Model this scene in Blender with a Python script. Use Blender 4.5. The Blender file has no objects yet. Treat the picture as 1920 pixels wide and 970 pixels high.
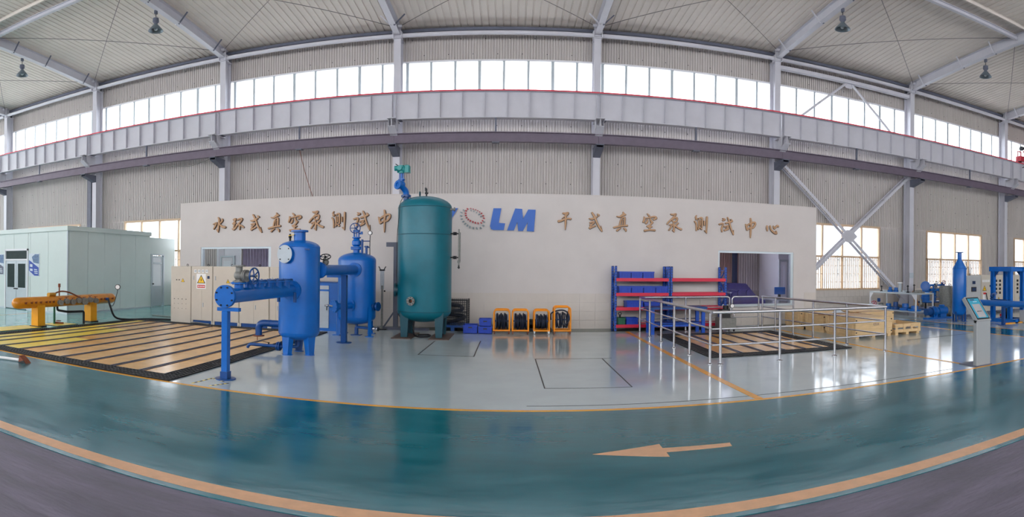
import bpy, math, random
from mathutils import Vector, Matrix
random.seed(7)
PI = math.pi
scene = bpy.context.scene
col = scene.collection

# ------------------------------------------------------------------ camera
# the photograph is a stitched panorama: equirectangular, 107 degrees wide
FPX, CXP, CYP, ROLL = 1028.0, 959.0, 503.6, -0.0098
cam = bpy.data.cameras.new('camera')
cam.type = 'PANO'
cam.panorama_type = 'EQUIRECTANGULAR'
cam.longitude_min = -CXP / FPX
cam.longitude_max = (1920 - CXP) / FPX
cam.latitude_min = -(970 - CYP) / FPX
cam.latitude_max = CYP / FPX
camo = bpy.data.objects.new('camera', cam)
col.objects.link(camo)
camo.matrix_world = Matrix.Translation((0, 0, 1.7)) @ Matrix.Rotation(ROLL, 4, 'Y') @ Matrix.Rotation(PI / 2, 4, 'X')
scene.camera = camo

# ------------------------------------------------------------------ light
w = bpy.data.worlds.new('world')
scene.world = w
w.use_nodes = True
bg = w.node_tree.nodes['Background']
bg.inputs[0].default_value = (0.94, 0.965, 1.0, 1)
bg.inputs[1].default_value = 2.0
scene.view_settings.view_transform = 'Standard'
scene.view_settings.look = 'None'
scene.view_settings.exposure = 1.55
scene.view_settings.gamma = 1.0
scene.view_settings.use_curve_mapping = False

# ------------------------------------------------------------------ materials
def lin(c):
    r = []
    for v in c[:3]:
        v = v / 255.0
        r.append(v / 12.92 if v <= 0.04045 else ((v + 0.055) / 1.055) ** 2.4)
    return (r[0], r[1], r[2], 1.0)

MATS = {}
def mat(name, rgb, rough=0.5, metal=0.0, var=0.08, scale=4.0, bump=0.0, bscale=30.0, coat=0.0, stretch=(1, 1, 1), rvar=0.0, spec=0.5):
    m = bpy.data.materials.new(name)
    m.use_nodes = True
    nt = m.node_tree
    b = nt.nodes['Principled BSDF']
    b.inputs['Roughness'].default_value = rough
    b.inputs['Metallic'].default_value = metal
    b.inputs['Specular IOR Level'].default_value = spec
    if coat:
        b.inputs['Coat Weight'].default_value = coat
        b.inputs['Coat Roughness'].default_value = 0.08
    geo = nt.nodes.new('ShaderNodeNewGeometry')
    mp = nt.nodes.new('ShaderNodeMapping')
    mp.inputs['Scale'].default_value = stretch
    nt.links.new(geo.outputs['Position'], mp.inputs['Vector'])
    no = nt.nodes.new('ShaderNodeTexNoise')
    no.inputs['Scale'].default_value = scale
    no.inputs['Detail'].default_value = 5
    no.inputs['Roughness'].default_value = 0.6
    nt.links.new(mp.outputs[0], no.inputs['Vector'])
    mix = nt.nodes.new('ShaderNodeMix')
    mix.data_type = 'RGBA'
    c = lin(rgb)
    mix.inputs[6].default_value = tuple(v * (1 - var) for v in c[:3]) + (1,)
    mix.inputs[7].default_value = tuple(min(1, v * (1 + var)) for v in c[:3]) + (1,)
    mr = nt.nodes.new('ShaderNodeMapRange')
    mr.inputs['From Min'].default_value = 0.3
    mr.inputs['From Max'].default_value = 0.7
    nt.links.new(no.outputs['Fac'], mr.inputs['Value'])
    nt.links.new(mr.outputs[0], mix.inputs[0])
    nt.links.new(mix.outputs[2], b.inputs['Base Color'])
    if rvar:
        m2 = nt.nodes.new('ShaderNodeMapRange')
        m2.inputs['From Min'].default_value = 0.3
        m2.inputs['From Max'].default_value = 0.7
        m2.inputs['To Min'].default_value = max(0.02, rough - rvar)
        m2.inputs['To Max'].default_value = rough + rvar
        nt.links.new(no.outputs['Fac'], m2.inputs['Value'])
        nt.links.new(m2.outputs[0], b.inputs['Roughness'])
    if bump:
        n2 = nt.nodes.new('ShaderNodeTexNoise')
        n2.inputs['Scale'].default_value = bscale
        n2.inputs['Detail'].default_value = 3
        nt.links.new(mp.outputs[0], n2.inputs['Vector'])
        bp = nt.nodes.new('ShaderNodeBump')
        bp.inputs['Strength'].default_value = bump
        bp.inputs['Distance'].default_value = 0.02
        nt.links.new(n2.outputs['Fac'], bp.inputs['Height'])
        nt.links.new(bp.outputs[0], b.inputs['Normal'])
    MATS[name] = m
    return m

def glass_mat(name, tint, gloss=0.12):
    m = bpy.data.materials.new(name)
    m.use_nodes = True
    nt = m.node_tree
    nt.nodes.remove(nt.nodes['Principled BSDF'])
    out = nt.nodes['Material Output']
    tr = nt.nodes.new('ShaderNodeBsdfTransparent')
    tr.inputs[0].default_value = tint + (1,)
    gl = nt.nodes.new('ShaderNodeBsdfGlossy')
    gl.inputs['Roughness'].default_value = 0.02
    fr = nt.nodes.new('ShaderNodeFresnel')
    fr.inputs['IOR'].default_value = 1.45
    ma = nt.nodes.new('ShaderNodeMath')
    ma.operation = 'MULTIPLY_ADD'
    ma.inputs[1].default_value = 1.0
    ma.inputs[2].default_value = gloss
    ma.use_clamp = True
    geo = nt.nodes.new('ShaderNodeNewGeometry')
    inv = nt.nodes.new('ShaderNodeMath')
    inv.operation = 'SUBTRACT'
    inv.inputs[0].default_value = 1.0
    nt.links.new(geo.outputs['Backfacing'], inv.inputs[1])
    nt.links.new(fr.outputs[0], ma.inputs[0])
    fm = nt.nodes.new('ShaderNodeMath')
    fm.operation = 'MULTIPLY'
    nt.links.new(ma.outputs[0], fm.inputs[0])
    nt.links.new(inv.outputs[0], fm.inputs[1])
    mx = nt.nodes.new('ShaderNodeMixShader')
    nt.links.new(fm.outputs[0], mx.inputs[0])
    nt.links.new(tr.outputs[0], mx.inputs[1])
    nt.links.new(gl.outputs[0], mx.inputs[2])
    nt.links.new(mx.outputs[0], out.inputs['Surface'])
    MATS[name] = m
    return m

mat('floor_grey', (176, 189, 193), 0.10, var=0.05, scale=1.2, bump=0.03, bscale=5.0, rvar=0.03, spec=0.6)
mat('floor_green', (0, 94, 106), 0.17, var=0.18, scale=1.6, bump=0.05, bscale=9.0, rvar=0.07, stretch=(0.5, 1.6, 1), spec=0.5)
mat('floor_leftgreen', (110, 174, 172), 0.14, var=0.08, scale=1.4, bump=0.03, bscale=7.0, rvar=0.04)
mat('floor_concrete', (104, 99, 114), 0.55, var=0.35, scale=3.0, bump=0.5, bscale=14.0, rvar=0.12, stretch=(0.35, 1.6, 1))
mat('line_tan', (208, 160, 118), 0.35, var=0.10, scale=8, bump=0.05)
mat('line_yellow', (226, 156, 30), 0.25, var=0.08, scale=6)
mat('strip_darkgreen', (58, 80, 70), 0.25, var=0.15)
mat('joint_black', (18, 22, 26), 0.5)
mat('plate_orange', (230, 176, 104), 0.20, var=0.09, scale=2.5, rvar=0.06)
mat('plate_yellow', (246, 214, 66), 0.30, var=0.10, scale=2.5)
mat('track_steel', (104, 104, 116), 0.35, 0.5, var=0.15)
mat('grate_black', (26, 26, 30), 0.5, 0.0, var=0.25, scale=30)
mat('wall_white', (208, 201, 198), 0.7, var=0.03, scale=1.5, bump=0.06, bscale=2.5)
mat('tile_white', (205, 196, 188), 0.35, var=0.03, scale=3)
mat('grout', (150, 143, 138), 0.8)
mat('sheet_wall', (190, 183, 180), 0.55, var=0.04, scale=0.8)
mat('sheet_roof', (214, 205, 197), 0.6, var=0.06, scale=0.7)
mat('steel_white', (199, 198, 206), 0.45, var=0.04, scale=2)
mat('steel_rail', (104, 92, 108), 0.5, var=0.10)
mat('steel_dark', (92, 96, 112), 0.5, var=0.10)
mat('red_line', (216, 66, 84), 0.5)
mat('frame_white', (222, 222, 226), 0.4, var=0.02)
mat('frame_tan', (206, 178, 148), 0.5, var=0.05)
mat('frame_alu', (186, 196, 202), 0.35, 0.3, var=0.03)
mat('rod', (96, 92, 94), 0.5, 0.3)
mat('blue', (0, 98, 184), 0.30, var=0.10, scale=3, bump=0.02, bscale=60)
mat('blue_dark', (2, 66, 132), 0.35, var=0.10)
mat('blue_rack', (0, 76, 182), 0.38, var=0.05)
mat('blue_plastic', (0, 58, 176), 0.4, var=0.10, scale=12)
mat('teal', (0, 104, 121), 0.38, var=0.10, scale=2.5, bump=0.02, bscale=40)
mat('teal_dark', (8, 70, 84), 0.4, var=0.1)
mat('teal_bright', (20, 140, 140), 0.35)
mat('bolt', (32, 34, 38), 0.4, 0.5)
mat('iron_grey', (128, 128, 124), 0.5, 0.3, var=0.2, scale=20)
mat('steel_inox', (196, 196, 200), 0.22, 1.0, var=0.05, scale=10)
mat('chrome', (180, 182, 190), 0.18, 1.0)
mat('plate_grey', (176, 186, 194), 0.4)
mat('cab_beige', (196, 188, 176), 0.42, var=0.03)
mat('cab_grey', (186, 188, 188), 0.42, var=0.03)
mat('black', (14, 15, 18), 0.45)
mat('black_rubber', (24, 25, 30), 0.65, var=0.2, scale=25)
mat('hose_blue', (16, 26, 48), 0.5, var=0.3, scale=25)
mat('orange', (246, 148, 12), 0.35, var=0.05)
mat('manifold', (206, 132, 28), 0.30, var=0.16, scale=4)
mat('manifold_foot', (226, 158, 14), 0.4, var=0.08)
mat('rust', (124, 66, 40), 0.7, var=0.25, scale=30)
mat('plate_brown', (84, 68, 62), 0.6, var=0.2, scale=12)
mat('brass', (200, 148, 60), 0.35, 0.7)
mat('yellow', (244, 196, 20), 0.4)
mat('white', (236, 236, 236), 0.5, var=0.02)
mat('red', (206, 24, 62), 0.4, var=0.04)
mat('red_sign', (204, 34, 40), 0.5)
mat('booth', (196, 208, 205), 0.35, var=0.03, scale=1.0)
mat('door_glass_dark', (48, 62, 62), 0.2, spec=0.3, var=0.1)
mat('door_glass_light', (236, 240, 244), 0.1, var=0.02)
mat('poster_white', (196, 206, 216), 0.5)
mat('poster_blue', (40, 72, 160), 0.5)
mat('poster_photo', (90, 116, 150), 0.5, var=0.5, scale=18)
mat('wood', (214, 182, 136), 0.6, var=0.12, scale=4, stretch=(1, 1, 6))
mat('wood_dark', (160, 110, 66), 0.65, var=0.15, scale=6)
mat('letter_brown', (188, 146, 108), 0.5, var=0.05)
mat('letter_edge', (84, 62, 50), 0.6)
mat('logo_blue', (6, 92, 188), 0.4, var=0.03)
mat('logo_red', (176, 22, 40), 0.45)
mat('logo_grey', (128, 142, 148), 0.45)
mat('green_plastic', (20, 96, 66), 0.5)
mat('cover_purple', (44, 36, 118), 0.55, var=0.2, scale=5, bump=0.3, bscale=8)
mat('curtain', (214, 178, 164), 0.8, var=0.08)
mat('curtain_blue', (60, 90, 140), 0.8, var=0.08)
mat('curtain_purple', (170, 160, 186), 0.8, var=0.06)
mat('room_wall', (226, 228, 234), 0.7, var=0.02)
mat('lamp_grey', (120, 132, 140), 0.35, 0.5, var=0.05)
mat('lamp_glass', (190, 200, 204), 0.15, 0.2)
mat('screen_teal', (52, 156, 186), 0.3)
mat('screen_panel', (168, 166, 168), 0.4)
mat('screen_dark', (70, 40, 80), 0.4)
mat('kiosk_grey', (162, 165, 167), 0.4, 0.2, var=0.02)
mat('crane_red', (196, 52, 70), 0.45)
mat('facade', (206, 210, 216), 0.8, var=0.05)
mat('ground_grey', (196, 194, 190), 0.9, var=0.1)
mat('lcd', (40, 60, 96), 0.2)
glass_mat('pane_glass', (0.96, 0.98, 1.0), 0.02)
glass_mat('room_glass', (0.88, 0.86, 0.93), 0.05)
glass_mat('room_glass_clear', (0.97, 0.98, 0.99), 0.02)

# ------------------------------------------------------------------ mesh helper
def V(p):
    return Vector(p)

def frame_of(d):
    d = d.normalized()
    a = Vector((0, 0, 1)) if abs(d.z) < 0.95 else Vector((1, 0, 0))
    u = d.cross(a).normalized()
    return u, d.cross(u).normalized()

class MB:
    def __init__(self):
        self.v = []
        self.f = []
    def add(self, vs, fs):
        o = len(self.v)
        self.v += [tuple(p) for p in vs]
        self.f += [tuple(i + o for i in f) for f in fs]
        return self
    def box(self, x0, x1, y0, y1, z0, z1):
        vs = [(x, y, z) for z in (z0, z1) for y in (y0, y1) for x in (x0, x1)]
        return self.add(vs, [(0, 2, 3, 1), (4, 5, 7, 6), (0, 1, 5, 4), (2, 6, 7, 3), (0, 4, 6, 2), (1, 3, 7, 5)])
    def bbox(self, x0, x1, y0, y1, z0, z1, b=0.01):
        # box with chamfered vertical and top edges
        xs = [(x0 + b, y0), (x1 - b, y0), (x1, y0 + b), (x1, y1 - b), (x1 - b, y1), (x0 + b, y1), (x0, y1 - b), (x0, y0 + b)]
        cx, cy = (x0 + x1) / 2, (y0 + y1) / 2
        vs = [(x, y, z0) for x, y in xs] + [(x, y, z1 - b) for x, y in xs]
        vs += [(cx + (x - cx) * (1 - 2 * b / (x1 - x0)), cy + (y - cy) * (1 - 2 * b / (y1 - y0)), z1) for x, y in xs]
        fs = [tuple(range(7, -1, -1)), tuple(range(16, 24))]
        for k in (0, 8):
            for i in range(8):
                j = (i + 1) % 8
                fs.append((k + i, k + j, k + 8 + j, k + 8 + i))
        return self.add(vs, fs)
    def bar(self, p0, p1, w, h, up=(0, 0, 1)):
        # rectangular bar from p0 to p1, w sideways, h along up
        p0, p1, up = V(p0), V(p1), V(up)
        d = (p1 - p0).normalized()
        s = d.cross(up).normalized()
        u = s.cross(d).normalized()
        vs = [p + s * a * w / 2 + u * b * h / 2 for p in (p0, p1) for a, b in ((-1, -1), (1, -1), (1, 1), (-1, 1))]
        return self.add(vs, [(3, 2, 1, 0), (4, 5, 6, 7), (0, 1, 5, 4), (1, 2, 6, 5), (2, 3, 7, 6), (3, 0, 4, 7)])
    def ibeam(self, p0, p1, w, h, tf=0.02, tw=0.015, up=(0, 0, 1)):
        p0, p1, u = V(p0), V(p1), V(up)
        d = (p1 - p0).normalized()
        s = d.cross(u).normalized()
        u = s.cross(d).normalized()
        self.bar(p0 + u * (h - tf) / 2, p1 + u * (h - tf) / 2, w, tf, up)
        self.bar(p0 - u * (h - tf) / 2, p1 - u * (h - tf) / 2, w, tf, up)
        return self.bar(p0, p1, tw, h - 2 * tf, up)
    def cyl(self, p0, p1, r, r2=None, n=16, cap=True):
        p0, p1 = V(p0), V(p1)
        r2 = r if r2 is None else r2
        u, v = frame_of(p1 - p0)
        vs = []
        for p, rr in ((p0, r), (p1, r2)):
            for i in range(n):
                a = 2 * PI * i / n
                vs.append(p + (u * math.cos(a) + v * math.sin(a)) * rr)
        fs = [(i, (i + 1) % n, n + (i + 1) % n, n + i) for i in range(n)]
        if cap:
            fs += [tuple(range(n - 1, -1, -1)), tuple(range(n, 2 * n))]
        return self.add(vs, fs)
    def ring(self, p0, p1, ro, ri, n=20):
        # pipe with a bore
        p0, p1 = V(p0), V(p1)
        u, v = frame_of(p1 - p0)
        vs = []
        for p, rr in ((p0, ro), (p1, ro), (p1, ri), (p0, ri)):
            for i in range(n):
                a = 2 * PI * i / n
                vs.append(p + (u * math.cos(a) + v * math.sin(a)) * rr)
        fs = []
        for k in range(4):
            k2 = (k + 1) % 4
            for i in range(n):
                j = (i + 1) % n
                fs.append((k * n + i, k * n + j, k2 * n + j, k2 * n + i))
        return self.add(vs, fs)
    def tube(self, pts, r, n=10, cap=True):
        pts = [V(p) for p in pts]
        vs, u = [], None
        m = len(pts)
        for i, p in enumerate(pts):
            d = (pts[min(i + 1, m - 1)] - pts[max(i - 1, 0)]).normalized()
            if u is None:
                u, _ = frame_of(d)
            u = (u - d * u.dot(d)).normalized()
            v = d.cross(u)
            rr = r[i] if isinstance(r, (list, tuple)) else r
            for k in range(n):
                a = 2 * PI * k / n
                vs.append(p + (u * math.cos(a) + v * math.sin(a)) * rr)
        fs = []
        for i in range(m - 1):
            for k in range(n):
                j = (k + 1) % n
                fs.append((i * n + k, i * n + j, (i + 1) * n + j, (i + 1) * n + k))
        if cap:
            fs += [tuple(range(n - 1, -1, -1)), tuple(range((m - 1) * n, m * n))]
        return self.add(vs, fs)
    def lathe(self, prof, o, axis=(0, 0, 1), n=32, cap=True):
        o, ax = V(o), V(axis).normalized()
        u, v = frame_of(ax)
        vs = []
        for r, z in prof:
            for k in range(n):
                a = 2 * PI * k / n
                vs.append(o + ax * z + (u * math.cos(a) + v * math.sin(a)) * max(r, 1e-4))
        fs = []
        for i in range(len(prof) - 1):
            for k in range(n):
                j = (k + 1) % n
                fs.append((i * n + k, i * n + j, (i + 1) * n + j, (i + 1) * n + k))
        if cap:
            fs += [tuple(range(n - 1, -1, -1)), tuple(range((len(prof) - 1) * n, len(prof) * n))]
        return self.add(vs, fs)
    def torus(self, c, ax, R, r, n=28, m=8):
        c, ax = V(c), V(ax).normalized()
        u, v = frame_of(ax)
        vs = []
        for i in range(n):
            a = 2 * PI * i / n
            d = u * math.cos(a) + v * math.sin(a)
            for k in range(m):
                b = 2 * PI * k / m
                vs.append(c + d * (R + r * math.cos(b)) + ax * r * math.sin(b))
        fs = []
        for i in range(n):
            for k in range(m):
                fs.append((i * m + k, ((i + 1) % n) * m + k, ((i + 1) % n) * m + (k + 1) % m, i * m + (k + 1) % m))
        return self.add(vs, fs)
    def prism(self, pts, ext):
        pts, e = [V(p) for p in pts], V(ext)
        n = len(pts)
        vs = pts + [p + e for p in pts]
        fs = [tuple(range(n)), tuple(range(2 * n - 1, n - 1, -1))]
        fs += [(i, n + i, n + (i + 1) % n, (i + 1) % n) for i in range(n)]
        return self.add(vs, fs)
    def flange(self, c, ax, r, t=0.025, nb=0, br=0.012, n=24):
        c, ax = V(c), V(ax).normalized()
        self.cyl(c - ax * t / 2, c + ax * t / 2, r, n=n)
        u, v = frame_of(ax)
        for i in range(nb):
            a = 2 * PI * (i + 0.5) / nb
            p = c + (u * math.cos(a) + v * math.sin(a)) * (r - br * 2.0)
            self.cyl(p - ax * (t / 2 + br), p + ax * (t / 2 + br), br, n=6)
        return self
    def wheel(self, c, ax, R, r=0.01, spokes=5):
        c, ax = V(c), V(ax).normalized()
        self.torus(c, ax, R, r)
        u, v = frame_of(ax)
        for i in range(spokes):
            a = 2 * PI * i / spokes
            d = u * math.cos(a) + v * math.sin(a)
            self.cyl(c + d * R * 0.12, c + d * R, r * 0.8, n=8)
        return self.cyl(c - ax * r * 2, c + ax * r * 2, R * 0.18, n=12)
    def sphere(self, c, r, n=16, m=10, sq=(1, 1, 1)):
        prof = [(r * math.sin(PI * i / m), -r * math.cos(PI * i / m)) for i in range(m + 1)]
        return self.lathe(prof, c, n=n, cap=False)
    def build(self, name, material, parent=None, smooth=True, **tags):
        off = Vector((0, 0, 0))
        q = parent
        while q is not None:
            off += q.location
            q = q.parent
        me = bpy.data.meshes.new(name)
        me.from_pydata([tuple(Vector(p) - off) for p in self.v], [], self.f)
        me.validate()
        me.update()
        ob = finish(name, me, material, parent, smooth)
        for k, val in tags.items():
            ob[k] = val
        return ob

def finish(name, me, material, parent, smooth=True):
    import bmesh
    bm = bmesh.new()
    bm.from_mesh(me)
    bmesh.ops.recalc_face_normals(bm, faces=bm.faces)
    bm.to_mesh(me)
    bm.free()
    if smooth:
        me.polygons.foreach_set('use_smooth', [True] * len(me.polygons))
        me.set_sharp_from_angle(angle=math.radians(32))
    me.materials.append(MATS[material])
    ob = bpy.data.objects.new(name, me)
    col.objects.link(ob)
    if parent is not None:
        ob.parent = parent
    return ob

def tag(o, label, cat, group=None):
    o['label'] = label
    o['category'] = cat
    if group:
        o['group'] = group
    return o

def thing(name, label, cat, loc=(0, 0, 0), group=None, rz=0):
    o = bpy.data.objects.new(name, None)
    o.empty_display_size = 0.1
    col.objects.link(o)
    o.location = loc
    o.rotation_euler = (0, 0, rz)
    return tag(o, label, cat, group)

def struct(o):
    o['kind'] = 'structure'
    return o

def copy_tree(o, parent=None):
    c = o.copy()
    col.objects.link(c)
    c.parent = parent
    for ch in list(o.children):
        copy_tree(ch, c)
    return c

def copy_thing(o, loc, label, rz=None):
    c = copy_tree(o)
    c.location = loc
    if rz is not None:
        c.rotation_euler = (0, 0, rz)
    c['label'] = label
    return c

def rounded(pts, rad=0.1, n=6):
    # round the corners of a polyline
    pts = [V(p) for p in pts]
    out = [pts[0]]
    for i in range(1, len(pts) - 1):
        p, a, b = pts[i], pts[i - 1], pts[i + 1]
        da, db = (a - p), (b - p)
        r = min(rad, da.length * 0.49, db.length * 0.49)
        s, e = p + da.normalized() * r, p + db.normalized() * r
        for k in range(n + 1):
            t = k / n
            out.append(s * (1 - t) ** 2 + p * 2 * t * (1 - t) + e * t * t)
    out.append(pts[-1])
    return out

def smoothline(pts, n=6):
    P = [V(p) for p in pts]
    P = [P[0]] + P + [P[-1]]
    out = []
    for i in range(1, len(P) - 2):
        for k in range(n):
            t = k / n
            a, b, c, d = P[i - 1], P[i], P[i + 1], P[i + 2]
            out.append(0.5 * ((2 * b) + (c - a) * t + (2 * a - 5 * b + 4 * c - d) * t * t + (3 * b - a - 3 * c + d) * t ** 3))
    out.append(P[-2])
    return out

# ================================================================== SETTING
YW = 19.5          # outer wall, inner face
BAY = 7.0
COLS = [-32.078 + BAY * k for k in range(10)]      # portal frame axes
EAVE = 10.62
SL = 0.12                                          # roof slope
def roof_z(y):
    return 10.80 + SL * (YW - y)

# ---------------- floor
fl = struct(MB().box(-34, 33, 6.42, 19.6, -0.30, 0.0).build('floor', 'floor_grey', None, False))
MB().box(-34, 33, 3.46, 6.35, -0.30, 0.0).build('green_lane', 'floor_green', fl, False)
MB().box(-34, 33, 6.35, 6.42, -0.30, 0.002).build('yellow_line', 'line_yellow', fl, False)
MB().box(-34, 33, 3.30, 3.46, -0.30, 0.002).build('tan_line', 'line_tan', fl, False)
MB().box(-34, 33, 3.23, 3.30, -0.30, 0.0).build('green_edge', 'floor_green', fl, False)
MB().box(-34, 33, -14, 3.23, -0.30, -0.006).build('concrete_apron', 'floor_concrete', fl, False)
MB().box(-34, -10.95, 6.42, 19.4, -0.05, 0.003).build('green_zone', 'floor_leftgreen', fl, False)
MB().box(-10.95, -9.7, 13.45, 19.4, -0.05, 0.003).build('green_zone', 'floor_leftgreen', fl, False)
MB().box(11.68, 12.95, 6.42, 14.6, -0.05, 0.003).build('green_strip', 'floor_green', fl, False)
for x0, x1, y0, y1 in ((3.08, 3.19, 6.42, 14.6), (7.36, 7.44, 6.42, 14.2), (11.60, 11.68, 6.42, 14.6), (12.95, 13.03, 6.42, 14.6),
                       (-14.6, -14.54, 6.42, 12.7)):
    MB().box(x0, x1, y0, y1, -0.05, 0.004).build('yellow_line', 'line_yellow', fl, False)
MB().box(14.1, 18.5, 11.15, 11.32, -0.05, 0.03).build('yellow_kerb', 'line_yellow', fl, False)
MB().box(-2.6, 9.5, 14.62, 15.4, -0.05, 0.004).build('wall_strip', 'strip_darkgreen', fl, False)
# joints and covers cut into the floor
def joint(p0, p1, wd=0.018):
    MB().bar((p0[0], p0[1], 0.0), (p1[0], p1[1], 0.0), wd, 0.006).build('floor_joint', 'joint_black', fl, False)
joint((0.46, 10.2), (0.48, 7.64)); joint((1.72, 10.2), (1.72, 7.62)); joint((0.48, 7.64), (1.72, 7.62), 0.010); joint((0.46, 10.2), (1.9, 10.22), 0.008)
joint((-1.78, 10.45), (-1.74, 12.6)); joint((-0.70, 10.4), (-0.70, 12.7), 0.022); joint((-1.78, 10.45), (-0.7, 10.4), 0.008)
joint((0.2, 6.62), (6.9, 6.62), 0.008); joint((9.0, 10.2), (11.4, 10.2), 0.014); joint((9.4, 14.3), (13.0, 14.6), 0.02)
# painted arrow
MB().prism([(0.73, 4.78, 0), (1.38, 4.59, 0), (1.385, 4.72, 0), (2.02, 4.71, 0), (2.04, 4.81, 0), (1.385, 4.84, 0), (1.39, 4.97, 0)], (0, 0, 0.003)).build('floor_arrow', 'line_tan', fl, False)
# hazard tape by the stand foot
for (a, b) in (((-4.27, 6.50), (-4.22, 6.98)), ((-3.98, 6.50), (-3.84, 6.80)), ((-4.22, 6.98), (-3.95, 6.86))):
    n = 8
    for i in range(n):
        t0, t1 = i / n, (i + 1) / n
        p = [(a[0] + (b[0] - a[0]) * t, a[1] + (b[1] - a[1]) * t, 0.001) for t in (t0, t1)]
        MB().bar(p[0], p[1], 0.03, 0.003).build('hazard_tape', 'joint_black' if i % 2 else 'plate_yellow', fl, False)

# ---------------- corrugated sheets
wl = bpy.data.objects.new('wall_left', None)
col.objects.link(wl)
struct(wl)
MB().box(-34.2, -34.0, -14, 19.6, 0, 4.0).build('wall_base', 'sheet_wall', wl, False)
MB().box(-34.2, -34.0, -14, 19.6, 10.0, 15.2).build('wall_top', 'sheet_wall', wl, False)
for i in range(17):
    MB().box(-34.15, -34.05, -14 + i * 2.1, -13.9 + i * 2.1, 4.0, 10.0).build('mullion', 'frame_white', wl, False)
wr = bpy.data.objects.new('wall_rear', None)
col.objects.link(wr)
struct(wr)
MB().box(-34, 31, -14.2, -14.0, 0, 4.5).build('wall_base', 'sheet_wall', wr, False)
MB().box(-34, 31, -14.2, -14.0, 11.0, 15.2).build('wall_top', 'sheet_wall', wr, False)
for i in range(33):
    MB().box(-34 + i * 2.03, -33.9 + i * 2.03, -14.15, -14.05, 4.5, 11.0).build('mullion', 'frame_white', wr, False)
struct(MB().box(31.0, 31.2, -14, 19.6, 0, 15.2).build('wall_right', 'sheet_wall', None, False))
def corrugated(x0, x1, z0, z1, y, pitch=0.1, depth=0.034):
    m = MB()
    n = max(1, int(round((x1 - x0) / pitch)))
    p = (x1 - x0) / n
    prof = []
    for i in range(n):
        a = x0 + i * p
        prof += [(a, 0), (a + 0.55 * p, 0), (a + 0.68 * p, depth), (a + 0.87 * p, depth)]
    prof.append((x1, 0))
    vs = [(x, y + d, z) for x, d in prof for z in (z0, z1)]
    return m.add(vs, [(2 * i, 2 * i + 2, 2 * i + 3, 2 * i + 1) for i in range(len(prof) - 1)])

wb = bpy.data.objects.new('wall_back', None)
col.objects.link(wb)
struct(wb)
HEAD, SILL = 9.5, 7.42
nwin = 0
def window_obj():
    global nwin
    nwin += 1
    o = bpy.data.objects.new('window_%d' % nwin, None)
    col.objects.link(o)
    return struct(o)

for k in range(9):
    c = COLS[k]
    # upper strip, band under the clerestory, lower wall with an opening in the end bays
    corrugated(c, c + BAY, HEAD, EAVE + 0.35, YW).build('wall_sheet', 'sheet_wall', wb, False)
    mid = c + BAY / 2
    corrugated(c, c + BAY, 3.72, SILL, YW).build('wall_sheet', 'sheet_wall', wb, False)
    MB().box(c, c + BAY, YW + 0.03, YW + 0.2, 0, 0.92).build('plinth', 'grout', wb, False)
    wx0, wx1 = mid - 2.05, mid + 2.05
    corrugated(c, wx0, 0.92, 3.72, YW).build('wall_sheet', 'sheet_wall', wb, False)
    corrugated(wx1, c + BAY, 0.92, 3.72, YW).build('wall_sheet', 'sheet_wall', wb, False)
    # clerestory
    wo = window_obj()
    MB().box(c, c + BAY, YW - 0.03, YW + 0.06, HEAD - 0.05, HEAD + 0.02).build('window_head', 'frame_white', wo, False)
    MB().box(c, c + BAY, YW - 0.03, YW + 0.06, SILL - 0.02, SILL + 0.06).build('window_sill', 'frame_white', wo, False)
    for i in range(9):
        x = c + 0.27 + 0.868 * i
        if x > c + BAY - 0.02:
            break
        MB().box(x - (0.042 if i % 3 else 0.055), x + (0.042 if i % 3 else 0.055), YW - 0.05, YW + 0.06, SILL + 0.06, HEAD - 0.05).build('mullion', 'frame_alu', wo, False)
        MB().box(x + 0.056, min(x + 0.81, c + BAY), YW + 0.015, YW + 0.021, SILL + 0.06, HEAD - 0.05).build('pane', 'pane_glass', wo, False)
    # lower window: four lights above, grille below
    wo = window_obj()
    y0, y1 = YW - 0.05, YW + 0.07
    fm = MB().box(wx0, wx1, y0, y1, 3.65, 3.74).box(wx0, wx1, y0, y1, 0.90, 0.98).box(wx0, wx1, y0, y1, 2.30, 2.38)
    fm.box(wx0, wx0 + 0.08, y0, y1, 0.98, 3.65).box(wx1 - 0.08, wx1, y0, y1, 0.98, 3.65)
    fm.build('window_frame', 'frame_tan', wo, False)
    for i in range(1, 4):
        x = wx0 + i * (wx1 - wx0) / 4
        MB().box(x - 0.035, x + 0.035, y0 + 0.01, y1, 0.98, 3.65).build('mullion', 'frame_tan', wo, False)
    for i in range(4):
        xa = wx0 + i * (wx1 - wx0) / 4 + 0.05
        xb = wx0 + (i + 1) * (wx1 - wx0) / 4 - 0.05
        for za, zb in ((0.98, 2.30), (2.38, 3.65)):
            MB().box(xa, xb, YW + 0.02, YW + 0.026, za, zb).build('pane', 'pane_glass', wo, False)
    g = MB()
    nb = 38
    for i in range(nb + 1):
        x = wx0 + 0.05 + i * (wx1 - wx0 - 0.1) / nb
        g.box(x - 0.013, x + 0.013, YW - 0.10, YW - 0.07, 0.95, 2.34)
        for z in ((1.25, 1.95) if i % 2 else (1.6, 2.2)):
            if i < nb:
                g.box(x, x + (wx1 - wx0 - 0.1) / nb, YW - 0.088, YW - 0.072, z - 0.014, z + 0.014)
    g.box(wx0, wx1, YW - 0.09, YW - 0.05, 0.92, 0.96).box(wx0, wx1, YW - 0.09, YW - 0.05, 2.32, 2.36)
    o = g.build('security_grille', 'frame_tan', wo, False)
    o['kind'] = 'stuff'
sc = MB()
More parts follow.
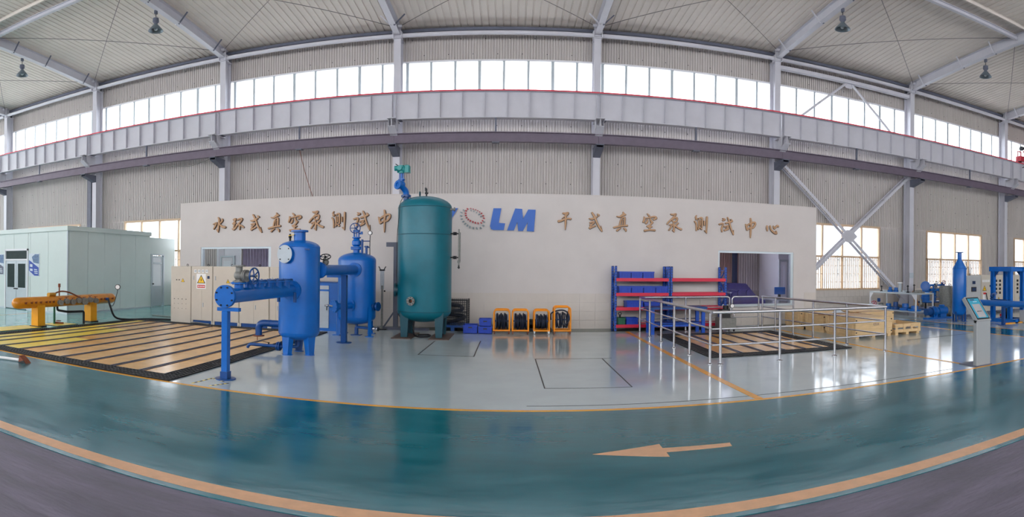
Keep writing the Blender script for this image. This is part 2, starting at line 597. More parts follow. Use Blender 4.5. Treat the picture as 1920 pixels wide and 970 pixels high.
for k in range(9):
    for i in range(8):
        for z in (3.95, 4.75, 5.55, 6.9, 9.75, 10.4):
            x = COLS[k] + 0.43 + i * 0.88 + (0.44 if int(z * 10) % 2 else 0)
            if x < COLS[k] + 6.85:
                sc.box(x - 0.014, x + 0.014, YW - 0.012, YW + 0.004, z - 0.014, z + 0.014)
sc.build('screw_heads', 'bolt', wb, False, kind='stuff')
# white tiles on the plinth where it can be seen, right of the white room
tm = MB().box(0, 0.225, YW - 0.012, YW + 0.03, 0, 0.296)
t0 = None
for r in range(3):
    for i in range(38):
        if t0 is None:
            t0 = tm.build('tile', 'tile_white', wb, False)
            o = t0
        else:
            o = t0.copy()
            col.objects.link(o)
        o.location = (9.75 + i * 0.231 + (0.11 if r % 2 else 0), 0, 0.008 + r * 0.303)

# ---------------- yard and neighbouring hall outside the windows
nb = thing('neighbour_hall', 'pale neighbouring factory hall seen through the grilled windows at right', 'building', (40, 34, 0))
MB().box(6, 76, 34, 40, 0, 6.2).build('facade', 'facade', nb, False)
for i in range(9):
    MB().box(9 + i * 7, 13 + i * 7, 33.9, 34, 1.4, 3.6).build('window_band', 'plate_grey', nb, False)
MB().box(5.5, 76, 33.5, 40, 6.2, 6.4).build('roof_edge', 'steel_white', nb, False)
struct(MB().box(-70, 70, 19.6, 60, -0.3, -0.01).build('ground', 'ground_grey', None, False))
# ---------------- roof
ceil = bpy.data.objects.new('ceiling', None)
col.objects.link(ceil)
struct(ceil)
def roof_sheet(x0, x1, y0, y1):
    n = int(round((x1 - x0) / 0.25))
    p = (x1 - x0) / n
    prof = []
    for i in range(n):
        a = x0 + i * p
        prof += [(a, 0), (a + 0.74 * p, 0), (a + 0.79 * p, 0.028), (a + 0.95 * p, 0.028)]
    prof.append((x1, 0))
    vs = [(x, y, roof_z(y) + d) for x, d in prof for y in (y0, y1)]
    return MB().add(vs, [(2 * i, 2 * i + 1, 2 * i + 3, 2 * i + 2) for i in range(len(prof) - 1)])
for k in range(9):
    for ya, yb in ((12.9, YW + 0.25), (4.0, 12.9), (-14.0, 4.0)):
        roof_sheet(COLS[k], COLS[k] + BAY, ya, yb).build('roof_sheet', 'sheet_roof', ceil, False)
    # outer skin keeps daylight out
    a, b = COLS[k] - (2.2 if k == 0 else 0), COLS[k] + BAY
    MB().add([(a, -14, roof_z(-14) + 0.12), (b, -14, roof_z(-14) + 0.12), (b, YW + 0.6, roof_z(YW + 0.6) + 0.12), (a, YW + 0.6, roof_z(YW + 0.6) + 0.12)], [(0, 1, 2, 3)]).build('roof_skin', 'sheet_roof', ceil, False)
    # eave purlins
    MB().box(a, b, YW - 0.32, YW - 0.02, EAVE + 0.02, EAVE + 0.14).build('eave_gutter', 'steel_dark', ceil, False)
    # longitudinal strut under the roof
    z = roof_z(12.9)
    MB().ibeam((a, 12.9, z - 0.2), (b, 12.9, z - 0.2), 0.14, 0.18).build('strut_beam', 'steel_white', ceil, False)
    MB().ibeam((a, 12.3, roof_z(12.3) - 0.1), (b, 12.3, roof_z(12.3) - 0.1), 0.06, 0.14).build('purlin', 'sheet_roof', ceil, False)
    # cross bracing rods
    for (xa, xb) in ((a, b), (b, a)):
        s = 0.15 if xb > xa else -0.15
        pts = [(xa + s, 18.75, roof_z(18.75) - 0.16), ((xa + xb) / 2, 15.9, roof_z(15.9) - 0.20), (xb - s, 13.1, roof_z(13.1) - 0.16)]
        MB().tube(smoothline(pts, 4), 0.011, 6).build('brace_rod', 'rod', ceil)
for k in range(9):
    # round eave strut between columns
    a = COLS[k]
    e = thing('eave_strut', ['', 'white round tube strut under the eave at the far left end', 'white round tube strut under the eave, left of the second visible column', 'white round tube strut under the eave above the white booth', 'white round tube strut under the eave left of the teal tank column', 'white round tube strut under the eave in the middle bay', 'white round tube strut under the eave right of the middle bay', 'white round tube strut under the eave above the V shaped brace', 'white round tube strut under the eave at the far right end'][k] or 'white round tube strut under the eave beyond the left edge', 'strut', (a + BAY / 2, 18.98, 10.42))
    MB().cyl((a + 0.16, 18.98, 10.42), (a + BAY - 0.16, 18.98, 10.42), 0.085, n=14).build('tube', 'steel_white', e)
    for s in (a + 0.15, a + BAY - 0.15):
        MB().box(s - 0.02, s + 0.02, 18.84, 19.12, 10.3, 10.56).build('end_plate', 'steel_white', e, False)

# ---------------- portal frames: column, rafter, brackets
FR_LABEL = {1: 'white steel portal frame at the left edge, leftmost column in view', 2: 'white steel portal frame whose column rises behind the white booth, second from left',
            3: 'white steel portal frame with column behind left end of the white wall, third from left', 4: 'white steel portal frame with column right behind the teal tank valve',
            5: 'white steel portal frame with column right of the centre of the hall', 6: 'white steel portal frame at the upper left end of the X bracing',
            7: 'white steel portal frame with small notice plate on its column, right of X bracing', 8: 'white steel portal frame at the far right, behind the blue press frame'}
RY0 = 18.6    # crane beam centre line
for k in range(1, 9):
    c = COLS[k]
    t = thing('portal_frame', FR_LABEL[k], 'steel frame', (c, 19.2, 0), 'portal frames')
    m = MB()
    m.box(c - 0.125, c + 0.125, 18.93, 18.955, 0, 10.5)
    m.box(c - 0.125, c + 0.125, 19.36, 19.385, 0, 10.5)
    m.box(c - 0.008, c + 0.008, 18.955, 19.36, 0, 10.5)
    m.build('column', 'steel_white', t, False)
    # knee and tapered rafter up to behind the camera
    m = MB()
    y_a, y_b = 19.38, -13.5
    za, zb = roof_z(y_a), roof_z(y_b)
    m.prism([(c - 0.008, y_a, 10.35), (c - 0.008, y_a, za - 0.03), (c - 0.008, y_b, zb - 0.03), (c - 0.008, y_b, zb - 0.55), (c - 0.008, 18.95, 10.42)], (0.016, 0, 0))
    m.bar((c, 18.95, 10.42), (c, y_b, zb - 0.55), 0.22, 0.025)
    m.bar((c, y_a, za - 0.04), (c, y_b, zb - 0.04), 0.22, 0.02)
    m.box(c - 0.125, c + 0.125, 18.90, 18.95, 10.36, 10.9)
    m.build('rafter', 'steel_white', t, False)
    m = MB().box(c - 0.15, c + 0.15, 18.86, 19.42, 10.28, 10.31)
    m.build('column_cap', 'steel_white', t, False)
    for y in (18.1, 15.75, 14.0):
        z = roof_z(y)
        for s in (-1, 1):
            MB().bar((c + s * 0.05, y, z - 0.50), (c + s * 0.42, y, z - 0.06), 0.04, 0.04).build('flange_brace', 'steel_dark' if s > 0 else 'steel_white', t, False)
    for s in (-1, 1):
        MB().cyl((c + s * 0.06, 18.7, 10.72), (c + s * 0.2, 18.72, 10.72), 0.06, n=10).build('rod_anchor', 'steel_white', t)
    # corbel carrying the crane beam
    m = MB()
    m.prism([(c - 0.012, 18.93, 6.05), (c - 0.012, 18.93, 6.865), (c - 0.012, 18.1, 6.865), (c - 0.012, 18.1, 6.62)], (0.024, 0, 0))
    m.box(c - 0.15, c + 0.15, 18.05, 18.93, 6.865, 6.895)
    m.bar((c, 18.1, 6.61), (c, 18.93, 6.05), 0.26, 0.025)
    for s in (-1, 1):
        m.prism([(c + s * 0.13, 18.25, 6.865), (c + s * 0.13, 18.55, 6.865), (c + s * 0.13, 18.5, 6.5), (c + s * 0.13, 18.3, 6.58)], (0.012 * s, 0, 0))
    m.build('corbel', 'steel_white', t, False)
    # lower bracket for the purple rail
    m = MB()
    m.box(c - 0.14, c + 0.14, 18.15, 18.93, 5.95, 5.98)
    for s in (-1, 1):
        m.prism([(c + s * 0.12, 18.93, 5.66), (c + s * 0.12, 18.93, 5.95), (c + s * 0.12, 18.2, 5.95), (c + s * 0.12, 18.2, 5.88)], (0.014 * s, 0, 0))
    m.bar((c, 18.2, 5.87), (c, 18.93, 5.66), 0.24, 0.016)
    m.build('rail_bracket', 'steel_dark', t, False)
    m = MB().box(c - 0.2, c + 0.2, 18.85, 19.46, 0, 0.03)
    m.build('foot_plate', 'steel_white', t, False)
    if k == 7:
        MB().box(c - 0.125, c + 0.125, 18.915, 18.93, 1.42, 1.66).build('notice_plate', 'plate_grey', t, False)
    if k == 2:
        MB().box(c - 0.42, c - 0.17, 18.90, 19.1, 0, 5.95).build('side_post', 'steel_dark', t, False)

# ---------------- crane runway beam and purple rail
cb = thing('crane_runway_beam', 'long lavender white crane runway beam with ribs and red line along its top', 'crane beam', (0, RY0, 6.9))
stp = None
for k in range(9):
    a, b = COLS[k] + 0.008, COLS[k] + BAY - 0.008
    m = MB()
    m.box(a, b, RY0 - 0.17, RY0 + 0.17, 7.90, 7.925)
    m.box(a, b, RY0 - 0.14, RY0 + 0.14, 6.92, 6.945)
    m.box(a, b, RY0 - 0.01, RY0 + 0.01, 6.945, 7.90)
    seg = m.build('beam_segment', 'steel_white', cb, False)
    for i in range(10):
        x = a + 0.06 + i * (BAY - 0.14) / 9
        if stp is None:
            mm = MB().box(-0.006, 0.006, RY0 - 0.125, RY0 - 0.01, 6.965, 7.88)
            mm.v = [(p[0] , p[1], p[2]) for p in mm.v]
            o = mm.build('stiffener', 'steel_white', seg, False)
            stp = o
        else:
            o = stp.copy()
            col.objects.link(o)
            o.parent = seg
        o.location = (x, 0, 0)
    MB().box(a, b, RY0 - 0.04, RY0 + 0.04, 7.925, 8.0).build('crane_rail', 'steel_dark', cb, False)
    MB().box(a, b, RY0 - 0.185, RY0 - 0.172, 7.90, 7.95).build('red_conductor', 'red_line', cb, False)
    MB().box(a, a + 0.25, RY0 - 0.15, RY0 + 0.15, 6.895, 6.92).build('splice_plate', 'steel_dark', cb, False)
pr_ = thing('cable_rail', 'dark purple horizontal steel rail running below the crane beam', 'rail', (0, 18.5, 6.1))
for k in range(9):
    a, b = COLS[k], COLS[k] + BAY
    MB().ibeam((a + 0.004, 18.5, 6.22), (b - 0.004, 18.5, 6.22), 0.18, 0.36, 0.03, 0.03).build('rail_segment', 'steel_rail', pr_, False)
    MB().box(a + BAY / 2 - 0.03, a + BAY / 2 + 0.03, 18.47, 18.53, 6.40, 6.92).build('hanger', 'steel_dark', pr_, False)
    MB().box(a + BAY / 2 - 0.12, a + BAY / 2 + 0.12, 18.4, 18.6, 6.0, 6.04).build('clamp', 'steel_dark', pr_, False)

# ---------------- wind bracing in the sixth bay
c6, c7 = COLS[6], COLS[7]
xb = thing('cross_bracing', 'white steel X bracing in front of the grilled window, right of the white wall', 'bracing', ((c6 + c7) / 2, 19.15, 0))
def angle_pair(p0, p1, name):
    p0, p1 = V(p0), V(p1)
    for dy in (-0.16, 0.16):
        m = MB()
        q0, q1 = p0 + V((0, dy, 0)), p1 + V((0, dy, 0))
        m.bar(q0, q1, 0.012, 0.12, (0, 0, 1)).bar(q0 + V((0, 0.03 if dy < 0 else -0.03, 0)), q1 + V((0, 0.03 if dy < 0 else -0.03, 0)), 0.06, 0.012)
        m.build(name, 'steel_white', xb, False)
    for t in (0.2, 0.35, 0.65, 0.8):
        p = p0.lerp(p1, t)
        MB().box(p.x - 0.05, p.x + 0.05, p.y - 0.16, p.y + 0.16, p.z - 0.006, p.z + 0.006).build('batten', 'steel_white', xb, False)
angle_pair((c6 + 0.15, 19.15, 6.1), (c7 - 0.15, 19.15, 0.3), 'diagonal')
angle_pair((c7 - 0.15, 19.15, 6.1), (c6 + 0.15, 19.15, 0.3), 'diagonal')
mx = (c6 + c7) / 2
MB().prism([(mx - 0.42, 18.97, 3.2), (mx - 0.14, 18.97, 3.46), (mx + 0.14, 18.97, 3.46), (mx + 0.42, 18.97, 3.2), (mx + 0.14, 18.97, 2.94), (mx - 0.14, 18.97, 2.94)], (0, 0.015, 0)).build('gusset', 'steel_white', xb, False)
MB().prism([(c7 - 0.75, 19.0, 0.25), (c7 - 0.13, 19.0, 0.05), (c7 - 0.13, 19.0, 0.75), (c7 - 0.5, 19.0, 0.75)], (0, 0.015, 0)).build('gusset', 'steel_white', xb, False)
vb = thing('roof_brace', 'white steel V brace and box strut crossing the high windows, right bay', 'bracing', (mx, 19.1, 9.0))
MB().box(c6 + 0.13, c7 - 0.13, 19.0, 19.2, 10.02, 10.18).build('box_strut', 'steel_white', vb, False)
for s, x1 in ((-1, c6 + 0.2), (1, c7 - 0.2)):
    MB().cyl((mx + s * 0.15, 19.1, 10.0), (x1, 19.1, 7.3), 0.055, n=10).build('diagonal', 'steel_white', vb)
MB().prism([(mx - 0.3, 19.1, 10.02), (mx + 0.3, 19.1, 10.02), (mx + 0.15, 19.1, 9.8), (mx - 0.15, 19.1, 9.8)], (0, 0.015, 0)).build('gusset', 'steel_white', vb, False)

# ---------------- pendant lamps
LAB = ['grey bell shaped pendant lamp at the far left edge of the roof', 'grey bell shaped pendant lamp hanging above the white booth, second from left', 'grey bell shaped pendant lamp above the right end of the white wall', 'grey bell shaped pendant lamp at the far right of the roof']
lamp = None
for k, lab in zip((2, 3, 6, 7), LAB):
    c = COLS[k]
    y = 14.5
    zt = roof_z(y) - 0.58
    if lamp is None:
        lamp = thing('pendant_lamp', lab, 'lamp', (c, y, zt), 'pendant lamps')
        MB().box(c - 0.03, c + 0.03, y - 0.06, y + 0.06, zt - 0.12, zt + 0.02).build('clamp', 'steel_dark', lamp, False)
        MB().tube([(c, y, zt - 0.1), (c, y, zt - 0.30)], 0.012, 8).build('cord', 'bolt', lamp)
        MB().lathe([(0.03, 0), (0.10, -0.02), (0.11, -0.16), (0.07, -0.22), (0.06, -0.26)], (c, y, zt - 0.28)).build('ballast', 'steel_dark', lamp)
        MB().lathe([(0.055, 0), (0.08, -0.04), (0.12, -0.09), (0.20, -0.20), (0.25, -0.27), (0.255, -0.29), (0.24, -0.285), (0.18, -0.19), (0.05, -0.02)], (c, y, zt - 0.52), cap=False).build('shade', 'lamp_grey', lamp)
        MB().sphere((c, y, zt - 0.72), 0.07).build('bulb', 'lamp_glass', lamp)
    else:
        copy_thing(lamp, (c, y, zt), lab)

# ---------------- white room in front of the outer wall
W0, W1, WX0, WX1, WTOP = 15.4, 15.6, -10.63, 9.56, 3.80
ww = bpy.data.objects.new('wall_front', None)
col.objects.link(ww)
struct(ww)
L0, L1, LZ0, LZ1 = -9.80, -7.23, 0.95, 2.31
R0, R1, RZ0, RZ1 = 6.10, 8.70, 0.60, 2.30
m = MB()
for a, b in ((WX0, L0), (L1, R0), (R1, WX1)):
    m.box(a, b, W0, W1, 0, WTOP)
for a, b, za, zb in ((L0, L1, LZ0, LZ1), (R0, R1, RZ0, RZ1)):
    m.box(a, b, W0, W1, 0, za).box(a, b, W0, W1, zb, WTOP)
m.build('wall_face', 'wall_white', ww, False)
MB().box(WX1 - 0.15, WX1, W1, YW - 0.12, 0, WTOP).build('wall_return', 'room_wall', ww, False)
MB().box(WX0 - 0.01, WX1 + 0.01, W0 - 0.01, W1 + 0.01, WTOP, WTOP + 0.02).build('coping', 'wall_white', ww, False)
tm = MB().box(0, 0.442, W0 - 0.012, W0 + 0.002, 0, 0.247)
t0 = None
for r in range(4):
    for i in range(45):
        x = WX0 + i * 0.4486
        z = 0.004 + r * 0.251
        if (x + 0.44 > L0 and x < L1 and z + 0.24 > LZ0) or (x + 0.44 > R0 and x < R1 and z + 0.24 > RZ0):
            continue
        if t0 is None:
            t0 = tm.build('tile', 'tile_white', ww, False)
            o = t0
        else:
            o = t0.copy()
            col.objects.link(o)
        o.location = (x, 0, z)
def room_window(a, b, za, zb, gm):
    wo = window_obj()
    f = MB()
    d0, d1 = W0 + 0.02, W1 - 0.04
    f.box(a, b, d0, d1, zb - 0.06, zb).box(a, b, W0 - 0.06, d1, za, za + 0.06).box(a, a + 0.05, d0, d1, za + 0.06, zb - 0.06).box(b - 0.09, b, d0, d1, za + 0.06, zb - 0.06)
    f.build('window_frame', 'frame_alu', wo, False)
    MB().box(a + 0.05, b - 0.09, W0 + 0.1, W0 + 0.108, za + 0.06, zb - 0.06).build('pane', gm, wo, False)
room_window(L0, L1, LZ0, LZ1, 'room_glass_clear')
room_window(R0, R1, RZ0, RZ1, 'room_glass')
# inner partitions
MB().box(-7.2, -7.05, W1, 19.3, 0, 3.55).build('partition', 'room_wall', ww, False)
MB().box(5.2, 5.35, W1, 19.3, 0, 3.55).build('partition', 'room_wall', ww, False)
MB().box(9.0, 9.4, 17.0, 17.1, 0, 3.55).build('partition', 'room_wall', ww, False)
MB().box(-11.3, -10.2, 18.95, 19.0, 0, 2.6).build('partition', 'room_wall', ww, False)

# ================================================================== THINGS
# ---------------- wall lettering: brushed characters, traced stroke by stroke (x, y, width)
GL = {
 'gan': (8.727, 247, 258, [[(215,125,22),(255,130,30),(300,118,26),(285,150,24),(240,185,16),(200,215,6)], [(140,262,34),(190,250,30),(250,225,22),(310,213,24),(350,218,28)], [(262,150,26),(262,230,30),(260,320,24),(257,400,6)]]),
 'shi': (8.727, 757, 272, [[(650,220,14),(700,225,32),(745,205,26),(785,185,22)], [(695,118,20),(725,165,28),(755,230,26),(790,310,24),(830,380,24),(865,428,16)], [(865,428,14),(855,380,12),(845,335,6)], [(785,140,14),(805,160,28),(815,172,18)], [(660,290,18),(710,275,28),(730,285,24),(690,320,20),(660,325,14)], [(690,325,18),(665,370,26),(660,380,30)], [(660,380,28),(700,360,24),(755,335,20)]]),
 'zhen': (8.727, 1165, 268, [[(1200,105,14),(1215,140,30),(1245,148,20)], [(1205,140,24),(1150,185,26),(1098,180,14)], [(1150,190,22),(1200,165,18),(1245,145,18)], [(1185,200,18),(1160,260,22),(1145,330,22)], [(1180,205,16),(1225,195,24),(1228,260,24),(1225,330,24)], [(1195,235,12),(1192,320,12)], [(1048,365,24),(1110,350,28),(1190,335,22),(1275,325,26)], [(1165,370,14),(1125,395,24),(1100,418,24)], [(1215,370,20),(1245,395,26),(1248,425,16)]]),
 'kong': (8.727, 1640, 285, [[(1600,138,12),(1625,165,24),(1640,180,20)], [(1550,190,14),(1555,230,26),(1535,285,22)], [(1570,215,14),(1640,200,22),(1720,185,26),(1745,210,30),(1700,235,20)], [(1605,235,16),(1600,270,24),(1575,300,26)], [(1650,215,16),(1665,265,26),(1695,280,20)], [(1690,280,20),(1640,330,22),(1600,345,20)], [(1600,345,20),(1625,360,20),(1680,350,18)], [(1650,340,20),(1640,395,22)], [(1555,420,30),(1640,405,22),(1730,408,28)]]),
 'beng': (8.0, 192, 268, [[(135,135,16),(170,140,24),(212,130,22),(190,165,20),(150,210,20),(110,250,20),(82,290,14)], [(165,205,16),(215,185,22),(232,200,22),(215,245,20),(170,248,16)], [(160,215,14),(165,245,14)], [(180,265,16),(185,330,22),(188,405,10)], [(188,400,12),(165,375,14)], [(115,300,16),(160,290,22),(145,325,18),(110,378,14)], [(250,262,18),(215,300,18),(195,315,16)], [(195,300,16),(240,335,22),(300,360,26)]]),
 'ce': (8.0, 592, 290, [[(525,155,10),(510,185,18),(530,210,22),(508,218,14)], [(495,245,16),(520,285,20),(525,385,14)], [(520,385,14),(530,330,18)], [(555,225,14),(560,300,16),(555,350,16)], [(555,205,14),(600,190,22),(608,250,18),(605,330,18)], [(582,230,12),(580,310,12)], [(570,330,14),(550,365,18)], [(580,335,14),(605,365,20)], [(640,235,14),(642,300,16)], [(680,170,20),(678,260,22),(676,420,10)], [(676,415,12),(645,380,10)]]),
 'test': (8.0, 975, 308, [[(915,200,12),(950,215,20),(915,232,16)], [(865,290,18),(915,275,22),(922,300,20),(905,350,20),(910,400,18)], [(960,270,18),(1010,255,24),(1065,230,20)], [(990,178,14),(1010,230,22),(1030,310,20),(1055,380,18),(1080,440,12)], [(1080,440,12),(1082,370,6)], [(1040,210,16),(1055,225,18)], [(945,325,16),(1000,308,20),(975,350,18)], [(945,378,22),(1000,355,18),(1012,340,14)]]),
 'zhong': (8.0, 1338, 340, [[(1335,195,16),(1342,250,24),(1340,340,22),(1338,430,18),(1337,490,8)], [(1262,288,12),(1275,330,24),(1285,375,22)], [(1275,315,18),(1340,270,22),(1395,255,22),(1405,285,22),(1375,335,20),(1345,345,16)], [(1285,370,20),(1335,335,16)]]),
 'xin': (8.0, 1670, 360, [[(1585,312,16),(1585,350,24),(1588,390,14)], [(1630,310,16),(1645,370,22),(1690,410,26),(1725,420,24),(1720,385,14)], [(1680,310,14),(1685,345,20)], [(1690,355,16),(1735,305,24),(1755,320,20)]]),
 'shui': (10.105, 211, 320, [[(190,180,16),(210,230,34),(200,320,30),(195,400,28),(190,465,12)], [(190,460,14),(160,410,10)], [(95,310,14),(150,290,30),(160,300,26),(130,355,26),(105,405,18)], [(265,210,16),(270,245,26),(235,290,20),(215,310,16)], [(215,310,18),(260,355,30),(310,370,36),(338,368,14)]]),
 'huan': (10.105, 570, 305, [[(475,225,18),(520,205,28),(500,260,22),(470,300,18)], [(505,220,20),(500,300,24),(485,370,22)], [(465,300,16),(530,285,18)], [(460,395,18),(490,405,26),(540,350,20),(580,300,16)], [(550,225,18),(620,205,30),(640,225,26),(590,290,22),(540,340,18),(520,395,14)], [(585,290,18),(598,350,26),(597,415,14)], [(600,320,16),(640,345,26),(680,375,20)]]),
}
def glyph_mesh(key, sx, sz, depth, grow=1.0):
    sc, cx, cy, strokes = GL[key]
    m = MB()
    for si, st in enumerate(strokes):
        P = smoothline([((x - cx) / sc * sx, -(y - cy) / sc * sz, w_ / sc * (sx + sz) / 2 * grow) for x, y, w_ in st], 5)
        left, right = [], []
        n = len(P)
        for i in range(n):
            d = Vector((P[min(i + 1, n - 1)].x - P[max(i - 1, 0)].x, P[min(i + 1, n - 1)].y - P[max(i - 1, 0)].y))
            d = d.normalized() if d.length > 1e-6 else Vector((1, 0))
            nn = Vector((-d.y, d.x))
            hw = max(P[i].z, 0.006) / 2
            q = Vector((P[i].x, P[i].y))
            if i == 0:
                left.append(q - d * hw * 0.6)
            left.append(q + nn * hw)
            right.append(q - nn * hw)
            if i == n - 1:
                left.append(q + d * hw * 0.6)
        poly = left + right[::-1]
        y = -depth - si * 0.0006
        a = len(left)
        vs = [(p.x, y, p.y) for p in poly] + [(p.x, 0.0, p.y) for p in poly]
        N = len(poly)
        fs = [(i, (i + 1) % N, N + (i + 1) % N, N + i) for i in range(N)]
        # front: strip between the two sides
        L = list(range(1, a - 1))
        R = list(range(N - 1, a - 1, -1))
        for i in range(len(L) - 1):
            fs.append((L[i], L[i + 1], R[i + 1], R[i]))
        fs.append((0, L[0], R[0]))
        fs.append((a - 1, R[-1], L[-1]))
        m.add(vs, fs)
    return m
ROW_L = [('shui', '水', -9.08, 3.04), ('huan', '环', -8.38, 3.04), ('shi', '式', -7.74, 3.04), ('zhen', '真', -7.10, 3.05), ('kong', '空', -6.43, 3.05), ('beng', '泵', -5.73, 3.07), ('ce', '测', -5.03, 3.06), ('test', '试', -4.32, 3.06), ('zhong', '中', -3.64, 3.04)]
ROW_R = [('gan', '干', 1.48, 3.05), ('shi', '式', 2.36, 3.05), ('zhen', '真', 3.09, 3.07), ('kong', '空', 3.94, 3.07), ('beng', '泵', 4.69, 3.08), ('ce', '测', 5.52, 3.07), ('test', '试', 6.34, 3.06), ('zhong', '中', 7.15, 3.03), ('xin', '心', 7.92, 3.02)]
ORD = ['first', 'second', 'third', 'fourth', 'fifth', 'sixth', 'seventh', 'eighth', 'ninth']
for side, row in (('left', ROW_L), ('right', ROW_R)):
    for i, (key, ch, x, z) in enumerate(row):
        th = math.atan(x / 15.4)
        t = thing('wall_character', 'brown raised character %s on the white wall, %s of the %s row' % (ch, ORD[i], side), 'lettering', (x, W0 - 0.002, z), 'characters of the %s row' % side)
        # traced at the scale each row was seen at
        f0 = 15.4 / 1028
        tk = {'gan': .098, 'shi': .153, 'zhen': .2, 'kong': .252, 'beng': .297, 'ce': .345, 'test': .392, 'zhong': .436, 'xin': .476, 'shui': -.533, 'huan': -.5}[key]
        sx, sz = f0 / math.cos(tk) ** 2, f0 / math.cos(tk)
        if side == 'left' and key not in ('shui', 'huan'):
            sx, sz = sx * 1.03, sz * 1.06
        gm = glyph_mesh(key, sx, sz, 0.05)
        gm.v = [(p[0] + x, p[1] + W0 - 0.004, p[2] + z) for p in gm.v]
        gm.build('face', 'letter_brown', t, False)
        gm = glyph_mesh(key, sx, sz, 0.028, 1.35)
        gm.v = [(p[0] + x + 0.008, p[1] + W0 - 0.003, p[2] + z - 0.006) for p in gm.v]
        gm.build('edge', 'letter_edge', t, False)

# ---------------- logo
def lg(x, y):
    return ((840 + x / 6.468 - 959) * 0.01498, W0 - 0.05, 1.7 + (503.6 - (370 + y / 6.468)) * 0.01502)
def letter(name, pts, label):
    t = thing(name, label, 'lettering', (lg(*pts[0])[0], W0, 3.07), 'blue logo letters')
    P = [lg(*p) for p in pts]
    cx = sum(p[0] for p in P) / len(P)
    cz = sum(p[2] for p in P) / len(P)
    MB().prism(P, (0, 0.047, 0)).build('face', 'logo_blue', t, False)
    # light border round the face, lying on the wall
    b = MB()
    n = len(P)
    for i in range(n):
        p, q = P[i], P[(i + 1) % n]
        b.bar((p[0], W0 - 0.012, p[2]), (q[0], W0 - 0.012, q[2]), 0.035, 0.02, (0, 1, 0))
    b.build('border', 'wall_white', t, False)
letter('logo_letter', [(545,137),(640,137),(612,315),(688,320),(672,402),(545,402),(518,390),(505,355)], 'blue raised letter L on the white wall')
letter('logo_letter', [(808,137),(893,143),(903,265),(965,148),(1055,150),(1037,415),(950,412),(962,300),(905,410),(845,410),(835,300),(795,405),(712,405)], 'blue raised letter M on the white wall')
letter('logo_letter', [(-190,137),(-100,137),(-78,290),(20,137),(113,137),(-45,402),(-150,402)], 'blue raised letter V half hidden behind the teal tank')
RED = [(230,145),(270,140),(300,147),(330,155),(355,167),(378,182),(400,200),(420,228),(430,258),(415,290),(398,315),(360,320),(327,315),(297,305),(265,292),(240,275),(220,253),(210,225),(207,198),(213,168)]
GRY = [(185,162),(155,190),(150,230),(160,268),(180,300),(203,328),(230,350),(262,368),(302,380),(345,382),(392,375),(425,347),(432,303),(396,235),(372,212),(340,190),(308,175),(272,163)]
t = thing('ring_emblem', 'tilted ring emblem of red and grey dashes standing for the letter O', 'logo', (-1.1, W0, 3.08))
for pts, mt, c0, sz_, nm in ((RED, 'logo_red', (318, 230), (13, 22), 'red_dash'), (GRY, 'logo_grey', (290, 262), (14, 26), 'grey_dash')):
    for x, y in pts:
        d = Vector((x - c0[0], y - c0[1])).normalized()
        e = Vector((-d.y, d.x))
        k = 0.62 if y < 200 and x > 250 else 1.0
        q = [Vector((x, y)) + d * a * sz_[1] * 0.5 * k + e * b * sz_[0] * 0.5 * k for a, b in ((-1, -1), (1, -1), (1, 1), (-1, 1))]
        MB().prism([lg(p.x, p.y) for p in q], (0, 0.047, 0)).build(nm, mt, t, False)

# ---------------- test beds let into the floor
def test_bed(label, x0, x1, y0, y1, tracks, yellow=()):
    t = thing('test_bed', label, 'test bed', ((x0 + x1) / 2, (y0 + y1) / 2, 0), 'test beds in the floor')
    g = 0.34
    edges = [(x0, x1, y0, y0 + g), (x0, x1, y1 - g, y1), (x0, x0 + g, y0 + g, y1 - g), (x1 - g, x1, y0 + g, y1 - g)]
    for a, b, c, d in edges:
        along_x = (b - a) > (d - c)
        L = (b - a) if along_x else (d - c)
        n = max(1, int(round(L / 0.62)))
        for i in range(n):
            s0, s1 = i * L / n + 0.005, (i + 1) * L / n - 0.005
            m = MB()
            # each grating panel: three bars lengthwise, cross bars between
            for j in range(5):
                o = j * g / 4
                if along_x:
                    m.box(a + s0, a + s1, c + o * 0.93, c + o * 0.93 + 0.022, 0.0, 0.022)
                else:
                    m.box(a + o * 0.93, a + o * 0.93 + 0.022, c + s0, c + s1, 0.0, 0.022)
            q = int((s1 - s0) / 0.075)
            for j in range(q + 1):
                p = s0 + j * (s1 - s0 - 0.02) / q
                if along_x:
                    m.box(a + p, a + p + 0.018, c, d, 0.0, 0.018)
                else:
                    m.box(a, b, c + p, c + p + 0.018, 0.0, 0.018)
            m.build('grating_panel', 'grate_black', t, False)
    MB().box(x0, x1, y0, y1, -0.04, 0.005).build('pit_floor', 'joint_black', t, False)
    xs = [x0 + g] + sorted(tracks) + [x1 - g]
    for i in range(len(xs) - 1):
        a = xs[i] + (0.055 if i else 0.01)
        b = xs[i + 1] - (0.055 if i < len(xs) - 2 else 0.01)
        parts = 3
        for j in range(parts):
            c = y0 + g + 0.01 + j * (y1 - y0 - 2 * g - 0.02) / parts
            d = y0 + g + 0.01 + (j + 1) * (y1 - y0 - 2 * g - 0.02) / parts - 0.004
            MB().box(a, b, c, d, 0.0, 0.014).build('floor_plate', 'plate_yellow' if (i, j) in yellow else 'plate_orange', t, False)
    for x in tracks:
        m = MB()
        for s in (-0.045, 0.025):
            m.box(x + s, x + s + 0.02, y0 + g, y1 - g, 0.0, 0.024)
        m.box(x - 0.025, x + 0.025, y0 + g, y1 - g, 0.0, 0.008)
        m.build('track', 'track_steel', t, False)
    return t
test_bed('large orange test bed with many steel tracks and black grating border, left', -10.8, -4.62, 6.43, 13.3, [-5.42, -6.03, -6.64, -7.24, -7.85, -8.45, -9.05, -9.65, -10.1], {(0, 0), (1, 0), (2, 0), (3, 0), (0, 1), (1, 1), (0, 2), (2, 1)})  # yellow plates put the sun patch on this bed into their colour
